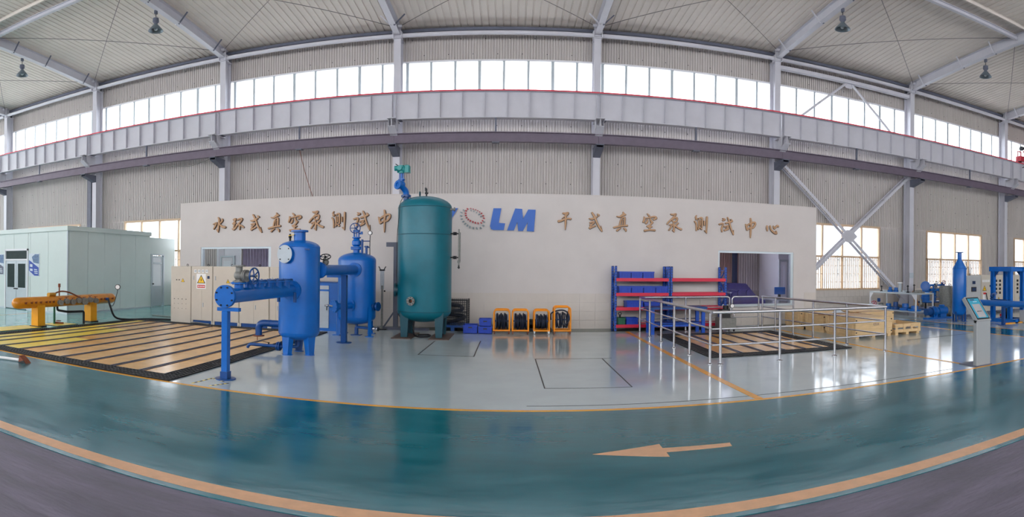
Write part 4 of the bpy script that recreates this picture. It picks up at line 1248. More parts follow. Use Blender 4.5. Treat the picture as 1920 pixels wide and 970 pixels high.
# ---------------- white sandwich panel booth
t = thing('panel_booth', 'pale green white sandwich panel booth with double glass door at left', 'booth', (-16.5, 16, 0))
HB = 2.95
n = 9
for i in range(n):
    a, b = -13.5 - (i + 1) * 0.98, -13.5 - i * 0.98
    if a < -16.98 + 0.02 and b > -16.98 + 0.02 or (a < -15.6 and b > -16.95):
        # panel over the door
        pa, pb = a, b
        if pb > -15.59:
            MB().box(-15.59, pb - 0.014, 12.85, 12.93, 0.02, HB).build('wall_panel', 'booth', t, False)
            pb = -15.59
        if pa < -16.98:
            MB().box(pa, -16.98 - 0.004, 12.85, 12.93, 0.02, HB).build('wall_panel', 'booth', t, False)
            pa = -16.98
        MB().box(pa, pb - 0.014, 12.85, 12.93, 2.28, HB).build('wall_panel', 'booth', t, False)
    else:
        MB().box(a, b - 0.014, 12.85, 12.93, 0.02, HB).build('wall_panel', 'booth', t, False)
ys = [12.93, 13.85, 14.72, 15.6, 16.5, 17.42]
for i in range(5):
    MB().box(-13.58, -13.5, ys[i] + 0.006, ys[i + 1] - 0.006, 0.02, HB).build('wall_panel', 'booth', t, False)
MB().box(-22.3, -13.59, 12.94, 12.96, 0.0, HB).box(-13.61, -13.59, 12.94, 17.4, 0.0, HB).build('inner_skin', 'plate_grey', t, False)
MB().box(-22.3, -13.5, 12.93, 17.42, HB, HB + 0.06).build('roof', 'booth', t, False)
MB().box(-22.3, -13.44, 12.79, 12.85, HB - 0.09, HB + 0.07).build('cornice', 'booth', t, False)
MB().box(-13.5, -13.44, 12.85, 17.44, HB - 0.09, HB + 0.07).build('cornice', 'booth', t, False)
MB().box(-13.5, -13.47, 12.83, 17.42, 0.0, 0.06).box(-22.3, -17.0, 12.82, 12.85, 0, 0.06).box(-15.58, -13.47, 12.82, 12.85, 0, 0.06).build('skirting', 'frame_alu', t, False)
MB().box(-13.53, -13.49, 12.84, 12.88, 0, HB).build('corner_trim', 'frame_alu', t, False)
df = MB()
for x in (-16.98, -15.63):
    df.box(x, x + 0.05, 12.81, 12.93, 0, 2.27)
df.box(-16.98, -15.58, 12.81, 12.93, 2.21, 2.28).box(-16.93, -15.63, 12.82, 12.92, 1.84, 1.90)
df = df.build('door_frame', 'frame_white', t, False)
MB().box(-16.92, -15.64, 12.86, 12.87, 1.90, 2.21).build('transom_pane', 'door_glass_dark', df, False)
for a, b, hx in ((-16.92, -16.29, -16.34), (-16.27, -15.64, -16.22)):
    dl = MB().box(a, a + 0.09, 12.83, 12.88, 0.03, 1.83).box(b - 0.09, b, 12.83, 12.88, 0.03, 1.83).box(a + 0.09, b - 0.09, 12.83, 12.88, 1.72, 1.83).box(a + 0.09, b - 0.09, 12.83, 12.88, 0.03, 0.82).build('door_leaf', 'frame_alu', t, False)
    MB().box(a + 0.09, b - 0.09, 12.852, 12.862, 0.82, 1.72).build('door_pane', 'door_glass_dark', dl, False)
    MB().box(hx - 0.04, hx + 0.04, 12.78, 12.83, 0.76, 0.80).build('handle', 'bolt', dl, False)
# annex panel with glazed door behind the booth
t = thing('panel_annex', 'white panel annex with narrow glazed door behind the booth side wall', 'booth', (-13.5, 18.3, 0))
MB().box(-13.62, -13.54, 17.44, 17.54, 0.02, 2.82).box(-13.62, -13.54, 18.42, 19.2, 0.02, 2.82).box(-13.62, -13.54, 17.54, 18.42, 2.16, 2.82).build('wall_panel', 'booth', t, False)
d = MB().box(-13.63, -13.52, 17.54, 17.60, 0, 2.16).box(-13.63, -13.52, 18.36, 18.42, 0, 2.16).box(-13.63, -13.52, 17.60, 18.36, 2.10, 2.16).build('door_frame', 'frame_alu', t, False)
dl = MB().box(-13.60, -13.55, 17.61, 18.35, 0.03, 0.85).box(-13.60, -13.55, 17.61, 17.69, 0.85, 2.08).box(-13.60, -13.55, 18.27, 18.35, 0.85, 2.08).box(-13.60, -13.55, 17.69, 18.27, 1.75, 1.82).box(-13.60, -13.55, 17.69, 18.27, 2.02, 2.08).build('door_leaf', 'frame_alu', t, False)
MB().box(-13.58, -13.57, 17.69, 18.27, 0.85, 1.75).build('door_pane', 'door_glass_light', dl, False)
MB().box(-13.58, -13.57, 17.69, 18.27, 1.82, 2.02).build('door_pane', 'door_glass_light', dl, False)
MB().box(-13.55, -13.50, 17.64, 17.70, 0.92, 0.96).build('handle', 'bolt', dl, False)
# posters
def poster(x0, x1, z0, z1, label, dark):
    t = thing('wall_poster', label, 'poster', ((x0 + x1) / 2, 12.84, z0), 'posters on the booth')
    w_, h_ = x1 - x0, z1 - z0
    y = 12.835
    MB().box(x0, x1, y, 12.849, z0, z1).build('board', 'poster_white', t, False)
    def P(u, v_, k):
        return (x0 + u * w_, y - 0.002 * k, z0 + v_ * h_)
    MB().prism([P(0.02, 0.72, 1), P(0.95, 0.38, 1), P(0.95, 0.02, 1), P(0.55, 0.02, 1), P(0.02, 0.25, 1)], (0, 0.0015, 0)).build('colour_field', 'poster_blue' if not dark else 'steel_dark', t, False)
    MB().prism([P(0.3, 0.85, 1), P(0.6, 0.97, 1), P(0.97, 0.97, 1), P(0.97, 0.55, 1), P(0.45, 0.6, 1)], (0, 0.0015, 0)).build('machine_picture', 'poster_photo', t, False)
    for i, (u, v_, a, b) in enumerate(((0.12, 0.42, 0.24, 0.12), (0.12, 0.24, 0.26, 0.1), (0.52, 0.28, 0.3, 0.04), (0.52, 0.2, 0.34, 0.04), (0.56, 0.12, 0.3, 0.04))):
        MB().prism([P(u, v_, 2), P(u + a, v_ - 0.02, 2), P(u + a, v_ - 0.02 + b, 2), P(u, v_ + b, 2)], (0, 0.0015, 0)).build('text_line', 'poster_white', t, False)
poster(-15.54, -14.95, 1.27, 2.09, 'blue and white machine poster right of the booth double door', False)
poster(-17.75, -17.06, 1.29, 2.09, 'grey machine poster left of the booth double door, cut by the edge', True)

# ---------------- orange manifold on two feet
t = thing('pipe_manifold', 'orange horizontal pipe manifold with many small valves on two yellow feet', 'manifold', (-11.3, 10.7, 0))
AX, AZ, AR = -11.3, 0.67, 0.152
mp_ = MB().lathe([(0.0, 8.80), (0.08, 8.82), (0.13, 8.87), (AR, 8.95), (AR, 12.62), (0.13, 12.70), (0.08, 12.75), (0.0, 12.77)], (AX, 0, AZ), (0, 1, 0), 28).build('pipe', 'manifold', t)
for y in (9.68, 11.72):
    f = MB().prism([(AX - 0.14, y - 0.13, 0.035), (AX + 0.14, y - 0.13, 0.035), (AX + 0.13, y - 0.13, AZ - 0.05), (AX - 0.13, y - 0.13, AZ - 0.05)], (0, 0.26, 0)).build('foot', 'manifold_foot', t, False)
    MB().box(AX - 0.17, AX + 0.17, y - 0.16, y + 0.16, 0, 0.036).build('foot_plate', 'black', f, False)
for i in range(7):
    y = 10.32 + i * 0.235
    z = AZ - 0.02 + (0.03 if i % 2 else 0)
    r = 0.075 if i not in (4,) else 0.10
    d = V((0.92, -0.38, 0)).normalized()
    p = V((AX + AR * 0.9, y, z))
    v_ = MB().cyl(p, p + d * 0.16, 0.035, n=12).flange(p + d * 0.06, d, r, 0.02, 6, 0.010, 16).ring(p + d * 0.15, p + d * 0.18, r, 0.035, 16).build('valve', 'iron_grey', t)
    MB().cyl(p + d * 0.10, p + d * 0.10 + V((0, 0, 0.10)), 0.014, n=8).bar(p + d * 0.10 + V((0, -0.06, 0.11)), p + d * 0.10 + V((0, 0.08, 0.12)), 0.02, 0.012).build('lever', 'rust', v_)
for y in (9.1, 9.3, 9.45, 9.62, 9.82, 9.95, 10.08, 12.0, 12.15, 12.3, 12.5):
    p = V((AX + AR - 0.02, y, AZ))
    MB().cyl(p, p + V((0.07, 0, 0)), 0.022, n=8).bar(p + V((0.05, -0.04, 0.02)), p + V((0.05, 0.04, 0.03)), 0.014, 0.014).build('stub_cock', 'rust', t)
m = MB().cyl((AX, 10.45, AZ + AR - 0.02), (AX, 10.45, AZ + AR + 0.30), 0.018, n=8).cyl((AX, 10.45, AZ + AR + 0.24), (AX, 10.45, AZ + AR + 0.34), 0.035, n=10)
m.build('relief_valve', 'rust', t)
m = MB().cyl((AX + 0.02, 10.02, AZ + AR + 0.04), (AX + 0.02, 10.26, AZ + AR + 0.04), 0.06, n=14).cyl((AX + 0.02, 10.1, AZ + AR - 0.03), (AX + 0.02, 10.1, AZ + AR + 0.04), 0.03, n=8)
m.build('regulator', 'brass', t)
MB().tube(smoothline([(AX, 10.26, AZ + AR + 0.06), (AX, 10.5, AZ + AR + 0.12), (AX + 0.05, 10.8, AZ + AR + 0.08), (AX + 0.15, 11.2, AZ + 0.05)], 5), 0.022, 8).build('bypass_pipe', 'rust', t)
MB().tube(rounded([(AX, 10.38, AZ - AR + 0.02), (AX, 10.38, AZ - AR - 0.10), (AX + 0.25, 10.55, AZ - AR - 0.14), (AX + 0.25, 11.18, AZ - AR - 0.16), (AX + 0.25, 11.18, 0.0)], 0.06, 5), 0.034, 10).build('drain_pipe', 'bolt', t)
MB().cyl((AX - 0.2, 10.45, 0), (AX - 0.2, 10.45, AZ - 0.05), 0.03, n=10).build('green_riser', 'green_plastic', t)
MB().cyl((AX - 0.25, 10.5, 0.04), (AX + 0.02, 10.6, 0.04), 0.025, n=8).torus((AX - 0.1, 10.52, 0.1), (0, 0, 1), 0.07, 0.01, 16, 6).build('floor_valve', 'rust', t)
gs = MB().tube(smoothline([(AX + AR, 12.3, AZ - 0.02), (AX + 0.28, 12.38, 0.45), (AX + 0.26, 12.6, 0.80), (AX + 0.22, 12.68, 0.96)], 5), 0.010, 6).build('gauge_stem', 'bolt', t)
MB().cyl((AX + 0.20, 12.72, 1.02), (AX + 0.24, 12.66, 1.02), 0.085, n=20).build('pressure_gauge', 'bolt', gs)
MB().cyl((AX + 0.243, 12.655, 1.02), (AX + 0.246, 12.65, 1.02), 0.065, n=20).build('gauge_face', 'white', gs)
MB().cyl((AX + 0.1, 12.22, AZ), (AX + 0.25, 12.22, AZ), 0.04, n=10).build('hose_coupling', 'blue_dark', t)
tag(MB().tube(smoothline([(AX + 0.26, 12.22, 0.66), (AX + 0.34, 12.22, 0.45), (AX + 0.38, 12.4, 0.12), (AX + 0.5, 12.8, 0.03), (-10.4, 13.35, 0.03), (-9.9, 13.6, 0.03), (-9.66, 13.62, 0.03)], 6), 0.03, 10).build('supply_hose', 'black_rubber'), 'black hose running from the orange manifold along the floor to the cabinets', 'hose')
for i, (pp, lab) in enumerate((([(-10.5, 13.55, 0.02), (-10.1, 13.52, 0.02), (-9.7, 13.66, 0.02)], 'thin black cable on the floor left of the first cabinet'), ([(-11.2, 14.6, 0.02), (-10.4, 14.5, 0.02), (-9.7, 14.3, 0.02)], 'grey cable lying on the green floor behind the cabinets'), ([(-8.85, 13.38, 0.02), (-8.6, 13.30, 0.05), (-8.4, 13.42, 0.02), (-8.2, 13.36, 0.02)], 'grey looped cable in front of the second cabinet plinth'))):
    tag(MB().tube(smoothline(pp, 6), 0.018, 8).build('floor_cable', 'black_rubber' if i == 0 else 'iron_grey'), lab, 'cable')
# chock and hose at the left edge
t = thing('wheel_chock', 'small dark red wedge on the green floor at the left edge', 'chock', (-7.3, 5.95, 0))
MB().prism([(-7.36, 5.86, 0), (-7.16, 5.86, 0), (-7.22, 5.86, 0.05), (-7.34, 5.86, 0.12)], (0, 0.12, 0)).build('wedge', 'rust', t, False)
MB().prism([(-7.36, 5.85, 0.004), (-7.16, 5.85, 0.004), (-7.22, 5.85, 0.05)], (0, 0.012, 0)).build('rubber_face', 'black', t, False)
tag(MB().tube(smoothline([(-9.0, 5.45, 0.025), (-8.3, 5.55, 0.03), (-7.8, 5.8, 0.03), (-7.36, 5.92, 0.03)], 6), 0.025, 10).build('white_hose', 'white'), 'white hose lying on the green floor at the left edge', 'hose')

# ---------------- things along the white wall
# T post and lifter
t = thing('jib_post', 'grey steel T shaped post with braced foot behind the teal tank', 'post', (-3.12, 14.6, 0))
MB().box(-3.18, -3.06, 14.54, 14.66, 0.02, 2.26).build('post', 'steel_dark', t, False)
MB().box(-3.38, -2.2, 14.52, 14.68, 2.26, 2.38).build('arm', 'steel_dark', t, False)
MB().box(-3.5, -2.2, 14.52, 14.68, 0, 0.06).build('foot', 'steel_dark', t, False)
MB().bar((-3.45, 14.6, 0.06), (-3.12, 14.6, 0.55), 0.04, 0.04).bar((-2.79, 14.6, 0.06), (-3.12, 14.6, 0.55), 0.04, 0.04).build('foot_brace', 'steel_dark', t, False)
t = thing('lifting_stand', 'slim grey telescopic pole with forked head beside the second blue tank', 'stand', (-3.48, 14.5, 0))
MB().box(-3.505, -3.455, 14.475, 14.525, 0, 1.2).build('pole', 'iron_grey', t, False)
MB().box(-3.495, -3.465, 14.485, 14.515, 1.2, 1.62).box(-3.53, -3.51, 14.485, 14.515, 1.1, 1.66).box(-3.45, -3.43, 14.485, 14.515, 1.1, 1.66).build('inner_tube', 'plate_grey', t, False)
MB().bar((-3.52, 14.5, 1.62), (-3.58, 14.5, 1.72), 0.03, 0.02).bar((-3.44, 14.5, 1.62), (-3.38, 14.5, 1.72), 0.03, 0.02).box(-3.55, -3.41, 14.47, 14.53, 1.60, 1.64).build('fork', 'bolt', t, False)
MB().cyl((-3.43, 14.5, 1.05), (-3.39, 14.5, 1.05), 0.02, n=8).build('knob', 'bolt', t)
MB().box(-3.62, -3.34, 14.4, 14.6, 0, 0.02).build('base', 'bolt', t, False)
# mesh cage
t = thing('mesh_container', 'black wire mesh container on a pallet between tank and crates', 'container', (-1.45, 14.95, 0))
x0, x1, y0, y1 = -1.95, -1.16, 14.55, 15.3
MB().box(x0, x1, y0, y1, 0.10, 0.16).box(x0, x0 + 0.1, y0, y1, 0, 0.1).box(x1 - 0.1, x1, y0, y1, 0, 0.1).box((x0 + x1) / 2 - 0.05, (x0 + x1) / 2 + 0.05, y0, y1, 0, 0.1).build('pallet', 'blue_dark', t, False)
for (xa, ya) in ((x0, y0), (x1 - 0.03, y0), (x0, y1 - 0.03), (x1 - 0.03, y1 - 0.03)):
    MB().box(xa, xa + 0.03, ya, ya + 0.03, 0.16, 0.85).build('corner_post', 'bolt', t, False)
m = MB()
for i in range(14):
    x = x0 + 0.03 + i * (x1 - x0 - 0.06) / 13
    m.box(x - 0.004, x + 0.004, y0 + 0.005, y0 + 0.013, 0.16, 0.84)
    m.box(x - 0.004, x + 0.004, y1 - 0.013, y1 - 0.005, 0.16, 0.84)
for i in range(12):
    z = 0.18 + i * 0.06
    m.box(x0, x1, y0 + 0.003, y0 + 0.011, z - 0.004, z + 0.004).box(x1 - 0.011, x1 - 0.003, y0, y1, z - 0.004, z + 0.004).box(x0, x1, y1 - 0.011, y1 - 0.003, z - 0.004, z + 0.004)
m.box(x0, x1, y0, y0 + 0.02, 0.50, 0.53).box(x0, x1, y0, y0 + 0.025, 0.83, 0.86)
o = m.build('wire_mesh', 'bolt', t, False); o['kind'] = 'stuff'
tag(MB().tube(smoothline([(-1.8, 14.8, 0.2), (-1.4, 14.7, 0.3), (-1.3, 15.1, 0.36), (-1.8, 15.1, 0.42), (-1.75, 14.75, 0.5), (-1.35, 14.75, 0.56), (-1.4, 15.1, 0.64), (-1.7, 15.0, 0.7)], 8), 0.05, 10).build('coiled_hose', 'hose_blue'), 'dark hose coiled inside the wire mesh container', 'hose')
MB().box(-1.80, -1.62, 14.535, 14.547, 0.62, 0.78).build('tag_board', 'wood_dark', t, False)

def crate(label, x0, x1, y0, y1, z0, h, group, handle=True, mt='blue_plastic', name='plastic_crate'):
    t = thing(name, label, 'crate', ((x0 + x1) / 2, (y0 + y1) / 2, z0), group)
    tk = 0.015
    m = MB().box(x0, x1, y0, y1, z0, z0 + tk)
    m.box(x0, x1, y0, y0 + tk, z0, z0 + h - 0.03).box(x0, x1, y1 - tk, y1, z0, z0 + h - 0.03).box(x0, x0 + tk, y0, y1, z0, z0 + h - 0.03).box(x1 - tk, x1, y0, y1, z0, z0 + h - 0.03)
    m.build('body', mt, t, False)
    r = MB()
    for a, b, c, d in ((x0 - 0.008, x1 + 0.008, y0 - 0.010, y0 + 0.014), (x0 - 0.008, x1 + 0.008, y1 - 0.014, y1 + 0.010), (x0 - 0.01, x0 + 0.014, y0, y1), (x1 - 0.014, x1 + 0.01, y0, y1)):
        r.box(a, b, c, d, z0 + h - 0.035, z0 + h)
    r.build('rim', mt, t, False)
    m = MB()
    k = max(3, int((x1 - x0) / 0.07))
    for i in range(k + 1):
        x = x0 + 0.006 + i * (x1 - x0 - 0.012) / k
        m.box(x - 0.005, x + 0.005, y0 - 0.008, y0, z0, z0 + h - 0.035)
    for i in range(3):
        z = z0 + 0.02 + i * (h - 0.07) / 2
        m.box(x0, x1, y0 - 0.007, y0, z - 0.005, z + 0.005)
    m.build('ribs', mt, t, False)
    if handle:
        MB().box((x0 + x1) / 2 - 0.05, (x0 + x1) / 2 + 0.05, y0 - 0.011, y0 - 0.008, z0 + h - 0.075, z0 + h - 0.045).build('hand_grip', 'black', t, False)
    return t
G = 'blue crates on the floor'
crate('blue plastic crate on the floor beside the mesh container', -1.23, -0.87, 14.1, 14.55, 0.0, 0.22, G)
crate('blue plastic crate on the floor under another crate', -0.84, -0.49, 14.1, 14.55, 0.0, 0.19, G)
crate('blue plastic crate stacked on top of another crate', -0.82, -0.51, 14.12, 14.5, 0.192, 0.19, G)

# hose reels
def reel(x0, x1, h, label, kind):
    t = thing('hose_reel', label, 'hose reel', ((x0 + x1) / 2, 14.32, 0), 'orange hose reels')
    ya, yb = 14.12, 14.55
    zb = 0.09
    for nm, y in (('front_frame', ya), ('rear_frame', yb)):
        m = MB().tube(rounded([(x0 + 0.02, y, zb), (x0 + 0.02, y, h - 0.02), (x1 - 0.02, y, h - 0.02), (x1 - 0.02, y, zb)], 0.09, 6), 0.021, 10)
        m.tube([(x0, y, zb), (x1, y, zb)], 0.021, 10)
        m.build(nm, 'orange', t)
    for x in (x0 + 0.03, x1 - 0.03):
        for z in (zb, h * 0.5, h - 0.06):
            MB().tube([(x, ya, z), (x, yb, z)], 0.014, 8).build('cross_tube', 'orange', t)
    yc, zc = (ya + yb) / 2 - 0.02, h * 0.50
    R = min(0.205, h * 0.34)
    dx0, dx1 = x0 + 0.08, x1 - 0.08
    MB().cyl((dx0 - 0.01, yc, zc), (dx0, yc, zc), R * 0.9, n=20).cyl((dx1, yc, zc), (dx1 + 0.01, yc, zc), R * 0.9, n=20).cyl((x0 + 0.02, yc, zc), (x1 - 0.02, yc, zc), 0.018, n=8).build('drum', 'blue_dark', t)
    m = MB()
    nw = 9 if kind != 'loose' else 7
    for i in range(nw):
        x = dx0 + 0.012 + i * (dx1 - dx0 - 0.024) / (nw - 1)
        rr = R * (0.95 if kind != 'small' else 0.85) * (1 + 0.06 * math.sin(i * 2.3))
        tilt = 0.08 * math.sin(i * 1.7)
        m.torus((x, yc, zc - 0.01 * (i % 3)), (1, tilt, tilt), rr, 0.016, 24, 8)
    hs = m.build('hose_coil', 'hose_blue', t)
    if kind == 'loose':
        MB().tube(smoothline([(dx0, yc - 0.2, zc + 0.2), (dx0 + 0.1, ya - 0.03, zc + 0.12), (dx0 + 0.14, ya - 0.04, zc - 0.08), (dx0 + 0.22, ya - 0.04, zc - 0.10), (dx1 + 0.02, ya - 0.03, zc + 0.02), (dx1 - 0.02, ya, zc + 0.2), (dx0 + 0.12, yc - 0.1, zc + 0.26), (x0 - 0.05, ya + 0.1, zc + 0.18), (x0 - 0.06, ya + 0.1, zc)], 6), 0.018, 8).build('hose_end', 'hose_blue', t)
    for x in (x0 + 0.03, x1 - 0.03):
        for y in (ya, yb):
            MB().cyl((x - 0.012, y, 0.035), (x + 0.012, y, 0.035), 0.035, n=14).box(x - 0.018, x + 0.018, y - 0.015, y + 0.015, 0.03, 0.085).build('caster', 'white' if kind == 'small' else 'rust', t)
reel(-0.46, -0.02, 0.64, 'orange hose reel trolley with dark hose, leftmost of four', 'full')
reel(0.02, 0.47, 0.64, 'orange hose reel trolley with dark hose, second from left', 'full')
reel(0.58, 1.01, 0.64, 'orange hose reel trolley with small coil and white casters, third from left', 'small')
reel(1.10, 1.56, 0.73, 'tallest orange hose reel trolley with loose hose end, rightmost of four', 'loose')
t = thing('motor_unit', 'dark small motor lying against the wall between the hose reels', 'motor', (0.8, 14.95, 0))
MB().cyl((0.5, 14.95, 0.2), (0.85, 14.95, 0.2), 0.12, n=18).build('motor', 'black', t)
MB().box(0.5, 1.1, 14.8, 15.1, 0, 0.08).build('base', 'black', t, False)
MB().box(0.9, 1.05, 14.85, 15.05, 0.08, 0.36).build('gearbox', 'steel_dark', t, False)

# ---------------- blue and red racks
def upright(t, x, ya, yb, h):
    for y in (ya, yb):
        m = MB().box(x, x + 0.008, y, y + 0.06, 0, h).box(x + 0.008, x + 0.06, y, y + 0.006, 0, h).box(x + 0.052, x + 0.06, y, y + 0.06, 0, h)
        o = m.build('post', 'blue_rack', t, False)
        s = MB()
        for i in range(int(h / 0.075)):
            s.box(x + 0.014, x + 0.046, y - 0.002, y, 0.05 + i * 0.075, 0.075 + i * 0.075)
        s.build('slots', 'black', o, False, kind='stuff')
    m = MB()
    zz = [0.1, 0.5, 0.95, 1.4, 1.7]
    for i in range(4):
        a, b = (ya + 0.03, yb + 0.03) if i % 2 == 0 else (yb + 0.03, ya + 0.03)
        m.bar((x + 0.03, a, zz[i]), (x + 0.03, b, zz[i + 1]), 0.03, 0.012)
    m.bar((x + 0.03, ya + 0.03, 1.7), (x + 0.03, yb + 0.03, 1.7), 0.03, 0.02)
    m.build('lacing', 'blue_rack', t, False)
ya, yb = 14.80, 15.29
LEV = [0.13, 0.61, 1.01, 1.42]
def rack(label, x0, x1):
    t = thing('storage_rack', label, 'rack', ((x0 + x1) / 2, 15.05, 0), 'blue and red racks')
    upright(t, x0, ya, yb, 1.80)
    upright(t, x1 - 0.06, ya, yb, 1.80)
    for z in LEV:
        for y in (ya - 0.005, yb + 0.03):
            MB().box(x0 + 0.04, x1 - 0.04, y, y + 0.035, z - 0.045, z + 0.045).build('beam', 'red', t, False)
        MB().box(x0 + 0.06, x1 - 0.06, ya + 0.03, yb + 0.03, z + 0.01, z + 0.025).build('shelf', 'plate_grey', t, False)
rack('blue rack with red beams holding blue crates, left of the two racks', 2.83, 4.41)
rack('empty blue rack with red beams standing in front of the dark window', 4.43, 6.14)
G = 'blue crates on the rack'
for i in range(3):
    crate('blue plastic crate on the top shelf of the left rack, %s from left' % ORD[i], 2.96 + i * 0.335, 2.96 + i * 0.335 + 0.32, 14.83, 15.25, 1.446, 0.20, G, False)
for i in range(4):
    crate('blue plastic crate on the second shelf of the left rack, %s from left' % ORD[i], 2.96 + i * 0.35, 2.96 + i * 0.35 + 0.335, 14.83, 15.25, 1.036, 0.20, G, False)
crate('shallow blue crate on the third shelf of the left rack', 3.18, 3.64, 14.84, 15.25, 0.636, 0.19, G, False)
crate('second blue crate on the third shelf behind the railing', 3.68, 4.12, 14.84, 15.25, 0.636, 0.15, G, False)
crate('green plastic box on the bottom shelf of the left rack', 2.94, 3.14, 14.84, 15.2, 0.157, 0.20, G, False, 'green_plastic', 'plastic_box')
crate('blue crate on the bottom shelf beside the green box', 3.17, 3.50, 14.84, 15.2, 0.157, 0.20, G, False)
t = thing('valve_fitting', 'dark small valve fitting standing in the green box', 'fitting', (3.02, 15.0, 0.3))
MB().cyl((3.02, 15.0, 0.175), (3.02, 15.0, 0.44), 0.025, n=10).torus((3.02, 15.0, 0.46), (0, 1, 0), 0.04, 0.01, 16, 6).box(2.97, 3.08, 14.97, 15.03, 0.30, 0.36).build('body', 'bolt', t)
# blue work table
t = thing('work_table', 'dark blue steel work table inside the railing in front of the racks', 'table', (4.25, 14.05, 0))
MB().bbox(3.56, 5.14, 13.72, 14.38, 0.66, 0.72, 0.008).build('table_top', 'blue_dark', t, False)
for x in (3.6, 5.0):
    for y in (13.77, 14.25):
        MB().box(x, x + 0.09, y, y + 0.08, 0, 0.66).build('leg', 'blue_rack', t, False)
MB().box(3.69, 5.0, 14.27, 14.31, 0.2, 0.28).box(3.69, 5.0, 13.79, 13.83, 0.2, 0.26).build('stretcher', 'blue_rack', t, False)
MB().box(3.65, 5.02, 13.8, 14.3, 0.28, 0.30).build('lower_shelf', 'blue_rack', t, False)
# hydraulic unit
t = thing('hydraulic_unit', 'grey oil unit on casters with black block and round gauge behind the railing', 'hydraulic unit', (5.85, 14.15, 0))
MB().bbox(5.62, 6.08, 13.95, 14.4, 0.09, 0.38, 0.01).build('reservoir', 'iron_grey', t, False)
MB().box(5.70, 5.95, 14.05, 14.3, 0.38, 0.62).cyl((5.84, 14.15, 0.62), (5.84, 14.15, 0.72), 0.08, n=14).build('pump_block', 'black', t)
MB().tube(smoothline([(5.95, 14.1, 0.5), (6.04, 14.05, 0.55), (6.05, 14.05, 0.45), (5.98, 14.0, 0.38)], 5), 0.014, 8).tube([(5.88, 14.0, 0.5), (5.94, 13.98, 0.66)], 0.012, 8).build('oil_line', 'chrome', t)
MB().cyl((5.95, 13.98, 0.72), (5.95, 13.94, 0.72), 0.065, n=20).build('pressure_gauge', 'bolt', t)
MB().cyl((5.95, 13.94, 0.72), (5.95, 13.936, 0.72), 0.052, n=20).build('gauge_face', 'white', t)
for x in (5.67, 6.03):
    for y in (14.0, 14.35):
        MB().cyl((x - 0.015, y, 0.04), (x + 0.015, y, 0.04), 0.04, n=12).box(x - 0.02, x + 0.02, y - 0.02, y + 0.02, 0.05, 0.09).build('caster', 'black', t)

# ---------------- stainless railing around the small bed
t = thing('steel_railing', 'polished stainless steel railing enclosing the small test bed', 'railing', (5.4, 11.5, 0))
RH = 0.95
def post(x, y, h=RH):
    p = MB().cyl((x, y, 0.0), (x, y, h), 0.026, n=14).build('post', 'steel_inox', t)
    MB().lathe([(0.055, 0.0), (0.055, 0.008), (0.04, 0.018), (0.028, 0.025)], (x, y, 0), n=18).build('base_cover', 'steel_inox', p)
def run(pts, posts, loop=False):
    for z, r, nm in ((RH, 0.03, 'handrail'), (0.65, 0.017, 'mid_rail'), (0.36, 0.017, 'mid_rail')):
        MB().tube([(x, y, z) for x, y in pts], r, 12).build(nm, 'steel_inox', t)
    for x, y in posts:
        post(x, y)
run([(3.45, 14.4), (3.50, 9.12)], [(3.45, 14.4), (3.46, 13.38), (3.47, 12.34), (3.48, 11.34), (3.49, 10.32), (3.50, 9.2)])
run([(3.50, 9.10), (7.42, 9.10)], [(3.66, 9.10), (4.86, 9.10), (6.10, 9.10), (7.40, 9.10)])
run([(7.42, 9.10), (7.08, 14.4)], [(7.33, 10.43), (7.25, 11.8), (7.18, 12.7), (7.12, 13.6), (7.08, 14.35)])
for a, b, nm in ((3.45, 6.06, 'rear_loop'), (6.14, 6.98, 'gate_loop')):
    m = MB().tube(rounded([(a + 0.0, 14.4, 0.0), (a, 14.4, RH), (b, 14.4, RH), (b, 14.4, 0.0)], 0.09, 6), 0.024, 12)
    for z in (0.65, 0.36) + ((0.1,) if nm == 'gate_loop' else ()):
        m.tube([(a, 14.4, z), (b, 14.4, z)], 0.015, 10)
    m.build(nm, 'steel_inox', t)
post(4.75, 14.4)

